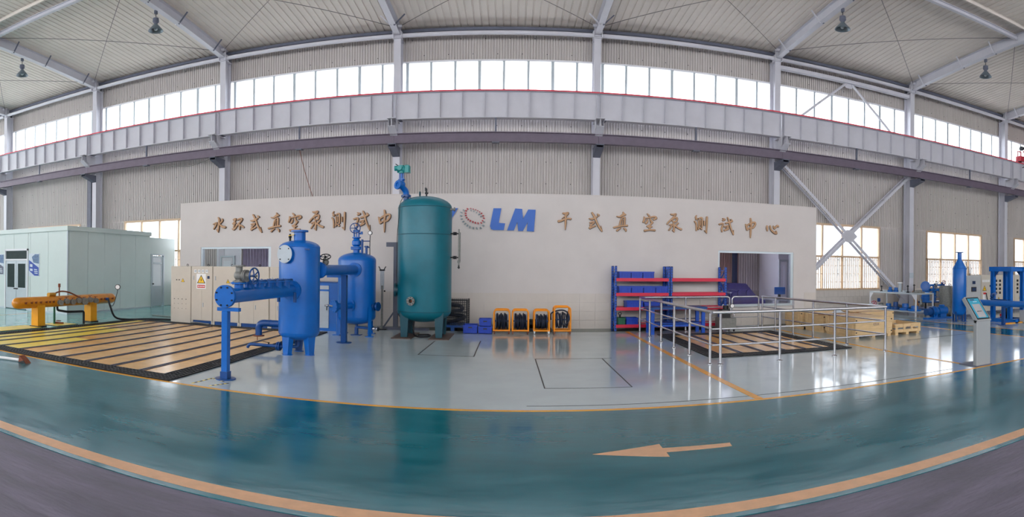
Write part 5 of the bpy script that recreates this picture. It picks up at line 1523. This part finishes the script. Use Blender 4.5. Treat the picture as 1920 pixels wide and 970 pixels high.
# ---------------- wooden crates right of the railing
def wood_crate(label, x0, x1, y0, y1, h, lid=True, slat=False, mark=True):
    t = thing('wooden_crate', label, 'crate', ((x0 + x1) / 2, (y0 + y1) / 2, 0), 'wooden crates')
    for x in (x0 + 0.08, (x0 + x1) / 2, x1 - 0.08):
        MB().box(x - 0.05, x + 0.05, y0 + 0.02, y1 - 0.02, 0, 0.07).build('skid', 'wood', t, False)
    MB().box(x0 + 0.01, x1 - 0.01, y0 + 0.02, y1 - 0.02, 0.07, 0.09).build('floor_board', 'wood', t, False)
    if slat:
        for za, zb in ((0.07, 0.15), (h - 0.10, h)):
            for a, b, c, d in ((x0, x1, y0, y0 + 0.02), (x0, x1, y1 - 0.02, y1), (x0, x0 + 0.02, y0 + 0.02, y1 - 0.02), (x1 - 0.02, x1, y0 + 0.02, y1 - 0.02)):
                MB().box(a, b, c, d, za, zb).build('slat', 'wood', t, False)
        for i in range(4):
            x = x0 + 0.02 + i * (x1 - x0 - 0.11) / 3
            MB().box(x, x + 0.07, y0 - 0.012, y0, 0.07, h).build('batten', 'wood', t, False)
    else:
        n = 3
        for i in range(n):
            za, zb = 0.09 + i * (h - 0.09) / n, 0.09 + (i + 1) * (h - 0.09) / n - 0.003
            MB().box(x0, x1, y0, y0 + 0.02, za, zb).build('plank', 'wood', t, False)
            MB().box(x0, x1, y1 - 0.02, y1, za, zb).build('plank', 'wood', t, False)
            MB().box(x0, x0 + 0.02, y0 + 0.02, y1 - 0.02, za, zb).build('plank', 'wood', t, False)
            MB().box(x1 - 0.02, x1, y0 + 0.02, y1 - 0.02, za, zb).build('plank', 'wood', t, False)
        for y in (y0 + 0.10, (y0 + y1) / 2, y1 - 0.18):
            MB().box(x0 - 0.015, x0, y, y + 0.08, 0.09, h).build('batten', 'wood', t, False)
        for x in (x0 + 0.01, x1 - 0.05):
            for z in (0.13, h - 0.06):
                MB().box(x, x + 0.04, y0 - 0.004, y0, z, z + 0.03).build('corner_clip', 'bolt', t, False)
    if lid:
        n = max(3, int((y1 - y0) / 0.14))
        for i in range(n):
            a = y0 + i * (y1 - y0) / n
            if random.random() < 0.8:
                MB().box(x0 - 0.01, x1 + 0.01, a, a + (y1 - y0) / n - 0.012, h, h + 0.018).build('lid_board', 'wood' if random.random() < 0.7 else 'wood_dark', t, False)
    if mark:
        cx = x0 + (x1 - x0) * 0.55
        for i in range(4):
            xx = cx - 0.09 + i * 0.05
            MB().bar((xx, y0 - 0.002, h * 0.66), (xx + 0.03, y0 - 0.002, h * 0.74), 0.004, 0.012).build('stencil_mark', 'lcd', t, False)
        MB().box(cx - 0.09, cx + 0.1, y0 - 0.003, y0 - 0.001, h * 0.62, h * 0.635).build('stencil_mark', 'lcd', t, False)
    return t
wood_crate('closed pale wooden crate nearest the railing corner, with blue stencil', 8.10, 9.30, 11.15, 12.55, 0.50)
wood_crate('low open slatted wooden crate at the right end of the crates', 9.40, 10.32, 11.15, 12.2, 0.30, False, True)
wood_crate('pale wooden crate in the second row behind the nearest crate', 8.12, 9.25, 12.68, 13.70, 0.48, True, False, False)
wood_crate('wooden crate farthest back beside the white wall corner', 8.05, 9.2, 13.8, 14.75, 0.50, True, False, False)
wood_crate('long wooden crate with board lid at the back right of the crates', 9.45, 10.65, 12.7, 13.9, 0.50)
t = thing('plastic_wrap', 'crumpled clear white plastic wrap on top of the rear crates', 'wrap', (9.0, 13.1, 0.5))
pts, fs = [], []
for i in range(9):
    for j in range(7):
        z = 0.502 + 0.14 * math.exp(-((i - 4) / 2.2) ** 2 - ((j - 3) / 1.8) ** 2) * (0.75 + 0.5 * random.random())
        pts.append((8.7 + i * 0.055, 13.0 + j * 0.05, z))
for i in range(8):
    for j in range(6):
        fs.append((i * 7 + j, i * 7 + j + 1, (i + 1) * 7 + j + 1, (i + 1) * 7 + j))
MB().add(pts, fs).build('sheet', 'poster_white', t)
t = thing('pump_part', 'grey metal machine part packed in the low slatted crate', 'machine part', (9.85, 11.6, 0.09))
MB().cyl((9.55, 11.5, 0.18), (9.85, 11.5, 0.18), 0.08, n=16).box(9.6, 10.2, 11.4, 11.9, 0.09, 0.15).cyl((9.95, 11.45, 0.17), (10.2, 11.45, 0.17), 0.07, n=16).build('casting', 'plate_grey', t)

# ---------------- touch screen kiosk on the yellow line
t = thing('touch_kiosk', 'silver touch screen kiosk with tilted display on the yellow line', 'kiosk', (7.52, 6.55, 0))
kx0, kx1 = 7.33, 7.71
MB().bbox(kx0 - 0.02, kx1 + 0.02, 6.42, 6.86, 0, 0.02, 0.004).build('base_plate', 'steel_dark', t, False)
MB().bbox(kx0, kx1, 6.44, 6.54, 0.02, 0.85, 0.012).build('column', 'kiosk_grey', t, False)
# tilted head: bottom edge at front, top leaning back
b0, b1 = V((0, 6.435, 0.84)), V((0, 6.76, 1.25))
u = (b1 - b0).normalized()
nn = V((0, -u.z, u.y))
def kp(x, s, o):
    p = b0 + u * s + nn * o
    return (x, p.y, p.z)
Lh = (b1 - b0).length
def kslab(xa, xb, sa, sb, oa, ob):
    return MB().add([kp(xa, sa, oa), kp(xb, sa, oa), kp(xb, sb, oa), kp(xa, sb, oa), kp(xa, sa, ob), kp(xb, sa, ob), kp(xb, sb, ob), kp(xa, sb, ob)], [(3, 2, 1, 0), (4, 5, 6, 7), (0, 1, 5, 4), (1, 2, 6, 5), (2, 3, 7, 6), (3, 0, 4, 7)])
kslab(kx0, kx1, -0.01, Lh, -0.075, 0.0).build('screen_housing', 'kiosk_grey', t, False)
bz = kslab(kx0 + 0.02, kx1 - 0.02, 0.02, Lh - 0.02, 0.0, 0.004).build('bezel', 'black', t, False)
kslab(kx0 + 0.04, kx1 - 0.04, 0.045, Lh - 0.045, 0.004, 0.006).build('display', 'screen_teal', bz, False)
kslab(kx0 + 0.085, kx1 - 0.085, 0.06, Lh - 0.17, 0.006, 0.007).build('display_panel', 'screen_panel', bz, False)
kslab(kx0 + 0.10, kx1 - 0.17, Lh - 0.085, Lh - 0.065, 0.006, 0.007).build('display_title', 'screen_dark', bz, False)
kslab(kx0 + 0.15, kx1 - 0.12, Lh - 0.125, Lh - 0.115, 0.006, 0.007).build('display_title', 'white', bz, False)
for i in range(5):
    kslab(kx0 + 0.125 + i * 0.026, kx0 + 0.143 + i * 0.026, 0.185, 0.200, 0.007, 0.008).build('display_mark', 'black', bz, False)

# ---------------- blue bottle shaped vessel at right
TX3, TY3 = 13.80, 12.95
t = thing('bottle_vessel', 'slim blue bottle shaped vessel with narrow flanged neck, right', 'tank', (TX3, TY3, 0))
r3 = 0.243
MB().lathe([(0.02, 0.20), (0.12, 0.215), (0.20, 0.26), (r3, 0.33), (r3, 1.84), (0.075, 2.14), (0.072, 2.38)], (TX3, TY3, 0), n=40).build('shell', 'blue', t)
MB().ring((TX3, TY3, 2.375), (TX3, TY3, 2.40), 0.135, 0.06, 24).build('neck_flange', 'blue_dark', t)
MB().torus((TX3, TY3, 1.84), (0, 0, 1), r3, 0.005, 40, 6).build('weld_seam', 'blue_dark', t)
for a in (-75, 15, 105, 195):
    p, d = on_shell(TX3, TY3, r3 - 0.01, math.radians(a), 0)
    MB().box(p.x - 0.025, p.x + 0.025, p.y - 0.025, p.y + 0.025, 0, 0.36).box(p.x - 0.06, p.x + 0.06, p.y - 0.06, p.y + 0.06, 0, 0.012).build('leg', 'blue_dark', t, False)
MB().cyl((TX3, TY3, 0.05), (TX3, TY3, 0.22), 0.05, n=12).flange((TX3, TY3, 0.06), (0, 0, 1), 0.09, 0.02).build('drain_stub', 'blue_dark', t)
pp = MB().cyl((TX3, TY3 - 0.2, 0.70), (TX3, 8.3, 0.70), 0.10, n=24).flange((TX3, TY3 - 0.32, 0.7), (0, 1, 0), 0.16, 0.03, 8).flange((TX3, TY3 - 0.37, 0.7), (0, 1, 0), 0.16, 0.03, 0).build('side_pipe', 'blue', t)
for y in (11.0, 9.3):
    s = MB().box(TX3 - 0.05, TX3 + 0.05, y - 0.05, y + 0.05, 0, 0.60).box(TX3 - 0.12, TX3 + 0.12, y - 0.12, y + 0.12, 0, 0.012).build('pipe_support', 'blue_dark', pp, False)
# blue press frame
t = thing('press_frame', 'blue welded portal frame with four posts at the right edge', 'machine frame', (15.1, 11.84, 0))
fx = (14.72, 15.42); fy = (11.45, 12.2)
for x in fx:
    for y in fy:
        MB().ibeam((x, y, 0.12), (x, y, 1.74), 0.13, 0.14, 0.02, 0.02, (0, 1, 0)).build('post', 'blue', t, False)
for x in fx:
    MB().box(x - 0.09, x + 0.09, fy[0] - 0.12, fy[1] + 0.12, 1.74, 1.90).build('top_beam', 'blue', t, False)
    MB().box(x - 0.08, x + 0.08, fy[0] - 0.3, fy[1] + 0.2, 0, 0.12).build('base_beam', 'blue', t, False)
    for y, s in ((fy[0], 1), (fy[1], -1)):
        MB().prism([(x - 0.01, y + s * 0.07, 1.74), (x - 0.01, y + s * 0.25, 1.74), (x - 0.01, y + s * 0.07, 1.54)], (0.02, 0, 0)).build('gusset', 'blue_dark', t, False)
for y in fy:
    for za, zb, hw in ((1.75, 1.86, 0.07), (0.62, 0.70, 0.05), (0.01, 0.11, 0.06)):
        MB().box(fx[0], fx[1], y - hw, y + hw, za, zb).build('cross_beam', 'blue', t, False)
MB().box(fx[0] - 0.03, fx[0] + 0.03, fy[0], fy[1], 0.70, 0.78).build('mid_beam', 'blue_dark', t, False)
m = MB().cyl((14.5, 12.05, 0.78), (14.5, 12.05, 0.98), 0.04, n=12).sphere((14.5, 12.05, 0.9), 0.08).cyl((14.5, 12.05, 0.92), (14.42, 11.85, 0.98), 0.05, n=12).flange((14.5, 12.05, 0.80), (0, 0, 1), 0.09, 0.02)
m.build('control_valve', 'blue_dark', t)
t = thing('pump_motor', 'dark small pump with red cap inside the blue press frame', 'pump', (15.0, 11.8, 0))
MB().cyl((15.0, 11.65, 0.26), (15.0, 11.98, 0.26), 0.11, n=16).box(14.88, 15.12, 11.6, 12.0, 0.0, 0.15).cyl((15.0, 11.8, 0.36), (15.0, 11.8, 0.46), 0.05, n=12).build('motor', 'black', t)
MB().cyl((14.88, 11.95, 0.22), (14.84, 11.95, 0.22), 0.05, n=12).build('cap', 'red_sign', t)
t = thing('junction_box', 'grey steel box on the base of the blue press frame, right edge', 'box', (15.3, 11.0, 0))
MB().bbox(15.05, 15.5, 10.95, 11.3, 0.0, 0.42, 0.01).build('body', 'cab_grey', t, False)
MB().box(15.08, 15.47, 10.94, 10.95, 0.05, 0.37).build('lid', 'cab_grey', t, False)

# ---------------- grey control cabinets at right
def cab_r(label, x0, x1, y, h, kind):
    t = thing('control_cabinet', label, 'cabinet', ((x0 + x1) / 2, y + 0.3, 0), 'grey control cabinets')
    MB().box(x0 + 0.02, x1 - 0.02, y + 0.02, y + 0.6, 0, 0.1).build('plinth', 'steel_dark', t, False)
    MB().bbox(x0, x1, y, y + 0.62, 0.1, h, 0.012).build('body', 'cab_grey' if kind == 'front' else 'cab_beige', t, False)
    d = MB().box(x0 + 0.02, x1 - 0.02, y - 0.015, y, 0.13, h - 0.03).build('door', 'cab_grey' if kind == 'front' else 'cab_beige', t, False)
    if kind == 'front':
        MB().box(x0 + 0.30, x0 + 0.46, y - 0.03, y - 0.015, h - 0.33, h - 0.21).build('meter', 'lcd', d, False)
        MB().box(x0 + 0.24, x0 + 0.52, y - 0.03, y - 0.015, h - 0.62, h - 0.44).build('operator_panel', 'black', d, False)
        MB().box(x0 + 0.27, x0 + 0.49, y - 0.033, y - 0.03, h - 0.59, h - 0.47).build('panel_screen', 'lcd', d, False)
        warn_sign(d, x0 + 0.38, y - 0.015, h - 0.88, 0.17)
        MB().box(x1 - 0.16, x1 - 0.11, y - 0.035, y - 0.015, h - 1.12, h - 1.0).build('handle', 'chrome', d, False)
    elif kind == 'sign':
        for c in range(4):
            MB().box(x0 + 0.08 + c * 0.12, x0 + 0.16 + c * 0.12, y - 0.025, y - 0.015, h - 0.3, h - 0.2).build('meter', 'white', d, False)
        warn_sign(d, x0 + 0.22, y - 0.015, h - 0.55, 0.24)
        MB().box(x0 + 0.12, x0 + 0.34, y - 0.02, y - 0.015, h - 1.12, h - 0.72).build('notice', 'white', d, False)
        MB().box(x0 + 0.13, x0 + 0.33, y - 0.023, y - 0.02, h - 0.80, h - 0.73).build('notice_head', 'red_sign', d, False)
        MB().box(x1 - 0.20, x1 - 0.12, y - 0.03, y - 0.015, h - 0.5, h - 0.42).build('switch', 'lcd', d, False)
    else:
        for r in range(4):
            for c in range(2):
                MB().box(x0 + 0.16 + c * 0.26, x0 + 0.28 + c * 0.26, y - 0.025, y - 0.015, h - 0.3 - r * 0.17, h - 0.2 - r * 0.17).build('meter', 'black', d, False)
        warn_sign(d, x0 + 0.4, y - 0.015, h - 1.0, 0.14)
cab_r('light grey control cabinet with small display, right of the bottle vessel', 15.33, 16.13, 14.0, 1.58, 'front')
xs = [17.0, 17.75, 18.5, 19.25, 20.0, 20.75]
for i, lab in enumerate(['beige control cabinet with warning triangle and red notice, behind the pipe', 'beige control cabinet with square meters seen inside the blue frame', 'beige control cabinet with square meters right behind the frame post', 'beige control cabinet with meters, second from the right edge', 'beige control cabinet with meters, cut by the right edge']):
    cab_r(lab, xs[i] + 0.004, xs[i + 1] - 0.004, 14.75, 1.60, 'sign' if i == 0 else 'meters')
tag(MB().tube(smoothline([(17.3, 14.70, 0.85), (17.32, 14.66, 0.6), (17.5, 14.62, 0.3), (17.8, 14.6, 0.06), (18.1, 14.6, 0.03)], 6), 0.02, 8).build('power_cable', 'black'), 'black power cable hanging from the cabinet behind the blue pipe', 'cable')
t = thing('antenna_rack', 'bundle of thin black rods standing on the grey cabinet', 'rods', (15.8, 14.3, 1.58))
for i, (dx, dz) in enumerate(((-0.2, 0.55), (-0.05, 0.35), (0.05, 0.45), (0.15, 0.3))):
    MB().tube([(15.7 + i * 0.05, 14.3, 1.58), (15.7 + i * 0.05 + dx * 0.5, 14.3, 1.58 + dz)], 0.012, 6).build('rod', 'bolt', t)

# ---------------- work bench with valves and flanges
t = thing('parts_bench', 'white steel parts bench with lower shelf, loaded with blue flanges', 'workbench', (14.6, 16.9, 0))
bx0, bx1, by0, by1, bh = 14.05, 15.0, 15.45, 18.35, 0.88
MB().box(bx0, bx1, by0, by1, bh - 0.05, bh).build('bench_top', 'frame_alu', t, False)
MB().box(bx0, bx1, by0, by1, 0.14, 0.18).build('lower_shelf', 'frame_alu', t, False)
for x in (bx0, bx1 - 0.05):
    for y in (by0, by1 - 0.05):
        MB().box(x, x + 0.05, y, y + 0.05, 0, bh - 0.05).build('leg', 'frame_white', t, False)
for y, s in ((by0 + 0.05, 1), (by1 - 0.05, -1)):
    MB().prism([(bx0, y, bh - 0.05), (bx0, y + s * 0.2, bh - 0.05), (bx0, y, bh - 0.27)], (0.02, 0, 0)).build('corner_brace', 'frame_white', t, False)
def disc(x, y, z, r, h, mt, label, n=24):
    t = thing('pipe_flange', label, 'flange', (x, y, z), 'flanges on the bench')
    MB().lathe([(r, 0), (r, h * 0.35), (r * 0.6, h * 0.4), (r * 0.55, h), (r * 0.4, h), (r * 0.38, h * 0.05)], (x, y, z), n=n).build('body', mt, t)
    b = MB()
    for i in range(8):
        a = 2 * PI * i / 8
        b.cyl((x + math.cos(a) * r * 0.8, y + math.sin(a) * r * 0.8, z + h * 0.3), (x + math.cos(a) * r * 0.8, y + math.sin(a) * r * 0.8, z + h * 0.42 + 0.01), 0.012, n=6)
    b.build('bolts', 'bolt', t, kind='stuff')
disc(14.45, 15.75, bh, 0.26, 0.12, 'iron_grey', 'large grey flange at the near end of the bench top')
disc(14.4, 16.45, bh, 0.22, 0.08, 'plate_grey', 'flat grey flange in the middle of the bench top')
disc(14.5, 17.15, bh, 0.13, 0.18, 'blue', 'small blue flange on the bench top')
disc(14.3, 17.6, bh, 0.20, 0.06, 'plate_grey', 'thin grey flange at the far end of the bench top')
disc(14.35, 17.35, bh, 0.11, 0.20, 'blue', 'second small blue flange near the far end of the bench top')
disc(14.35, 15.85, 0.18, 0.26, 0.2, 'blue', 'wide blue flange at the near end of the lower shelf')
disc(14.4, 16.45, 0.18, 0.24, 0.26, 'blue', 'blue flanged stub in the middle of the lower shelf')
disc(14.35, 17.0, 0.18, 0.18, 0.3, 'blue_dark', 'dark blue flanged stub on the lower shelf')
disc(14.35, 17.45, 0.18, 0.2, 0.22, 'blue', 'blue flange toward the far end of the lower shelf')
disc(14.35, 17.95, 0.18, 0.18, 0.22, 'iron_grey', 'grey flange at the far end of the lower shelf')
t = thing('test_column', 'short grey cylinder with white cap standing on the bench', 'fitting', (14.45, 16.85, bh))
MB().cyl((14.45, 16.85, bh), (14.45, 16.85, bh + 0.36), 0.065, n=18).build('body', 'plate_grey', t)
MB().cyl((14.45, 16.85, bh + 0.36), (14.45, 16.85, bh + 0.40), 0.11, n=18).build('cap', 'white', t)
for i, (x, y, h, lab) in enumerate(((14.3, 16.2, 0.3, 'thin dark valve stem standing on the bench beside the cylinder'), (14.5, 16.05, 0.34, 'tall dark fitting standing on the bench near the large flange'), (14.3, 17.85, 0.25, 'pair of dark pins at the far end of the bench'))):
    t = thing('bench_fitting', lab, 'fitting', (x, y, bh), 'stems on the bench')
    MB().cyl((x, y, bh), (x, y, bh + h), 0.02, n=8).cyl((x, y, bh), (x, y, bh + 0.05), 0.06, n=12).box(x - 0.05, x + 0.05, y - 0.015, y + 0.015, bh + h - 0.06, bh + h - 0.03).build('stem', 'bolt', t)
t = thing('red_valve', 'small valve with red and blue wheel on the far lower shelf', 'valve', (14.15, 18.2, 0.18))
MB().cyl((14.15, 18.2, 0.18), (14.15, 18.2, 0.5), 0.06, n=12).cyl((14.0, 18.2, 0.32), (14.3, 18.2, 0.32), 0.09, n=14).build('body', 'poster_white', t)
MB().wheel((14.1, 18.1, 0.38), (-0.6, -1, 0.2), 0.10, 0.012, 5).build('handwheel', 'red_sign', t)
MB().cyl((14.2, 18.0, 0.52), (14.3, 17.95, 0.52), 0.08, n=14).build('actuator', 'blue_dark', t)
# machine group: elbow vessel, pipes, pump, steel drum
t = thing('vacuum_pump_set', 'blue vacuum pump set with elbow, pipes and flanges behind the bench', 'pump set', (15.6, 16.6, 0))
MB().box(15.1, 16.6, 15.5, 16.9, 0.0, 0.12).build('base_frame', 'blue_dark', t, False)
MB().cyl((15.35, 15.8, 0.42), (15.35, 15.8, 0.86), 0.18, n=24).flange((15.35, 15.8, 0.42), (0, 0, 1), 0.25, 0.04, 8).flange((15.35, 15.8, 0.58), (0, 0, 1), 0.22, 0.03, 0).build('separator', 'blue', t)
el = MB().tube(rounded([(15.35, 15.8, 0.75), (15.35, 15.8, 1.08), (15.1, 15.55, 1.10)], 0.2, 6), 0.16, 20).ring((15.12, 15.57, 1.10), (15.06, 15.51, 1.10), 0.21, 0.15, 24).build('elbow', 'blue', t)
MB().cyl((15.13, 15.58, 1.10), (15.11, 15.56, 1.10), 0.14, n=20).build('bore', 'hose_blue', el)
MB().box(15.15, 16.4, 15.6, 16.1, 0.36, 0.42).build('deck', 'blue_dark', t, False)
for x in (15.2, 15.7, 16.3):
    MB().box(x, x + 0.06, 15.65, 15.71, 0.12, 0.36).build('deck_leg', 'black', t, False)
for i in range(5):
    x = 15.75 + 0.22 * i
    y = 15.7 + 0.15 * (i % 2)
    h = (1.05, 1.2, 0.98, 1.25, 1.1)[i]
    v_ = MB().cyl((x, y, 0.42), (x, y, h), 0.055, n=14).flange((x, y, 0.6), (0, 0, 1), 0.11, 0.03, 6).flange((x, y, h - 0.15), (0, 0, 1), 0.11, 0.03, 6).sphere((x, y, h - 0.28), 0.10).build('riser', ('blue', 'blue_dark')[i % 2], t)
    MB().wheel((x, y - 0.12, h), (0, -1, 0.2), 0.09, 0.012, 5).build('handwheel', 'rust' if i == 3 else 'iron_grey', v_)
MB().tube([(15.5, 15.7, 0.92), (16.7, 15.75, 0.92)], 0.06, 14).tube([(15.6, 15.85, 1.12), (16.6, 15.9, 1.12)], 0.05, 14).build('header_pipe', 'blue', t)
for i, (a, b) in enumerate((((14.95, 15.9, 0.25), (15.35, 16.6, 0.8)), ((15.05, 15.7, 0.25), (15.5, 16.3, 0.85)))):
    MB().tube([a, b], 0.08, 14).build('suction_pipe', 'wood_dark' if i == 0 else 'iron_grey', t)
bpy.context.view_layer.update()
t.location = (16.65, 18.2, 0)
t = thing('steel_drum', 'grey galvanised open steel drum left of the bottle vessel', 'drum', (15.2, 15.0, 0))
MB().lathe([(0.235, 0.0), (0.245, 0.02), (0.245, 1.08), (0.26, 1.09), (0.26, 1.11), (0.235, 1.11), (0.23, 0.05)], (15.2, 15.0, 0.06), n=36).build('shell', 'iron_grey', t)
for z in (0.4, 0.8):
    MB().torus((15.2, 15.0, z), (0, 0, 1), 0.245, 0.008, 36, 6).build('hoop', 'iron_grey', t)
MB().cyl((15.2, 15.0, 0), (15.2, 15.0, 0.06), 0.22, n=24).build('foot_ring', 'black', t)
t = thing('floor_pump', 'blue pump and motor on a blue base plate on the floor', 'pump', (14.3, 14.4, 0))
MB().box(13.55, 14.75, 14.2, 14.5, 0, 0.05).build('base_plate', 'blue', t, False)
MB().cyl((13.55, 14.35, 0.26), (13.8, 14.35, 0.26), 0.13, n=20).flange((13.8, 14.35, 0.26), (1, 0, 0), 0.17, 0.04, 8).build('pump_head', 'blue_dark', t)
MB().cyl((13.8, 14.35, 0.26), (14.1, 14.35, 0.26), 0.15, n=20).torus((13.95, 14.35, 0.26), (1, 0, 0), 0.17, 0.03, 24, 8).box(13.85, 14.05, 14.25, 14.45, 0.05, 0.2).build('casing', 'blue', t)
mm = MB().cyl((14.12, 14.35, 0.28), (14.55, 14.35, 0.28), 0.15, n=20).box(14.2, 14.5, 14.25, 14.45, 0.05, 0.2).box(14.26, 14.42, 14.28, 14.42, 0.42, 0.5)
mm.build('motor', 'blue', t)
MB().cyl((14.55, 14.35, 0.28), (14.65, 14.35, 0.28), 0.16, n=20).build('fan_cover', 'iron_grey', t)

# ---------------- inside the white room, seen through the windows
t = thing('covered_machine', 'machine under a dark purple blue cover behind the right room window', 'machine', (7.0, 16.6, 0))
MB().prism([(6.2, 16.1, 0.0), (8.05, 16.1, 0.0), (8.05, 16.1, 0.72), (7.75, 16.1, 0.85), (7.35, 16.1, 1.28), (6.85, 16.1, 1.30), (6.2, 16.1, 1.22)], (0, 0.9, 0)).build('cover', 'cover_purple', t, False)
for i in range(4):
    MB().cyl((6.55 + i * 0.3, 16.1, 0.98), (6.55 + i * 0.3, 16.05, 0.98), 0.11, n=18).build('cover_fold', 'cover_purple', t)
t = thing('desk_monitor', 'blue monitor back behind the right room window corner', 'monitor', (8.6, 16.2, 0.9))
MB().bbox(8.42, 8.82, 16.15, 16.20, 0.92, 1.16, 0.008).build('panel', 'blue', t, False)
MB().box(8.58, 8.66, 16.18, 16.24, 0.76, 0.95).box(8.5, 8.74, 16.1, 16.3, 0.752, 0.765).build('stand', 'black', t, False)
t = thing('desk', 'low desk under the blue monitor behind the right room window', 'desk', (8.6, 16.3, 0))
MB().box(8.2, 9.2, 15.95, 16.6, 0.72, 0.75).build('desk_top', 'plate_grey', t, False)
for x in (8.22, 9.14):
    MB().box(x, x + 0.05, 15.97, 16.55, 0, 0.72).build('side_panel', 'plate_grey', t, False)
def curtain(x0, x1, y, z0, z1, label, mt):
    n = 40
    pr = []
    for i in range(n + 1):
        pr.append((x0 + (x1 - x0) * i / n, y + 0.05 * math.sin(i * 1.5)))
    vs = [(x, yy, z) for x, yy in pr for z in (z0, z1)]
    t = thing('curtain', label, 'curtain', ((x0 + x1) / 2, y, z1), 'curtains in the white room')
    MB().add(vs, [(2 * i, 2 * i + 2, 2 * i + 3, 2 * i + 1) for i in range(n)]).build('cloth', mt, t)
    MB().cyl((x0 - 0.05, y, z1 + 0.01), (x1 + 0.05, y, z1 + 0.01), 0.015, n=8).build('curtain_rail', 'chrome', t)
curtain(6.85, 7.72, 17.6, 0.3, 2.6, 'pinkish curtain at the left of the right room window', 'curtain')
curtain(7.42, 7.60, 17.4, 0.3, 2.6, 'narrow blue curtain at the left of the right room window', 'curtain_blue')
curtain(-9.6, -8.45, 18.0, 0.3, 2.6, 'grey lilac strip curtain behind the left room window', 'curtain_purple')
# inner doors
for n_, (x0, x1, y) in enumerate(((9.0, 9.4, 16.95), (-11.1, -10.45, 18.88))):
    o = bpy.data.objects.new('door_%d' % (n_ + 1), None)
    col.objects.link(o)
    struct(o)
    MB().box(x0, x0 + 0.07, y, y + 0.06, 0, 2.1).box(x1 - 0.07, x1, y, y + 0.06, 0, 2.1).box(x0 + 0.07, x1 - 0.07, y, y + 0.06, 2.03, 2.1).build('door_frame', 'frame_alu', o, False)
    lf = MB().box(x0 + 0.08, x1 - 0.08, y + 0.01, y + 0.05, 0.02, 2.02).build('door_leaf', 'frame_white', o, False)
    MB().box(x0 + 0.16, x1 - 0.16, y, y + 0.012, 0.9, 1.9).build('door_pane', 'door_glass_light', lf, False)

# ---------------- crane end carriage on the runway at far right
t = thing('crane_carriage', 'red overhead crane end carriage on the runway beam at far right', 'crane', (25.2, 18.6, 8.0))
MB().box(24.6, 27.4, 18.42, 18.78, 8.06, 8.36).build('end_beam', 'crane_red', t, False)
for x in (24.75, 27.2):
    MB().cyl((x, 18.53, 8.12), (x, 18.67, 8.12), 0.12, n=20).build('wheel', 'bolt', t)
MB().cyl((24.75, 18.25, 8.62), (25.25, 18.25, 8.55), 0.13, n=18).build('drive_motor', 'crane_red', t)
MB().cyl((24.45, 18.3, 8.75), (24.55, 18.3, 8.75), 0.13, n=18).build('cable_reel', 'bolt', t)
m = MB()
m.tube(rounded([(25.0, 18.5, 8.36), (25.0, 18.5, 9.4), (26.0, 18.5, 9.4), (26.0, 18.5, 8.36)], 0.2, 5), 0.025, 8).tube([(25.0, 18.5, 8.9), (26.0, 18.5, 8.9)], 0.02, 8)
m.build('guard_rail', 'steel_rail', t)
m = MB()
for x in (24.4, 24.7):
    m.tube([(x, 18.5, 8.06), (x, 18.5, 8.6)], 0.03, 8)
m.tube([(24.4, 18.5, 8.6), (24.7, 18.5, 8.6)], 0.03, 8)
m.build('buffer_frame', 'crane_red', t)
MB().tube(smoothline([(25.0, 18.3, 8.4), (24.95, 18.3, 7.9), (24.8, 18.3, 7.75), (24.6, 18.3, 7.65)], 5), 0.025, 8).build('collector_arm', 'bolt', t)
# thin drooping cables on the wall
for pp, lab in (([(-11.2, 18.4, 6.0), (-12.3, 18.4, 5.75), (-13.4, 18.4, 5.9), (-14.2, 18.4, 5.95)], 'thin grey cable sagging below the rail, upper left'), ([(-7.55, 18.45, 6.0), (-7.5, 18.9, 5.2), (-7.3, 19.3, 4.2), (-7.25, 19.4, 3.9)], 'thin reddish cord hanging from the rail to the white wall')):
    tag(MB().tube(smoothline(pp, 6), 0.012, 6).build('hanging_cable', 'iron_grey' if 'grey' in lab else 'rust'), lab, 'cable')
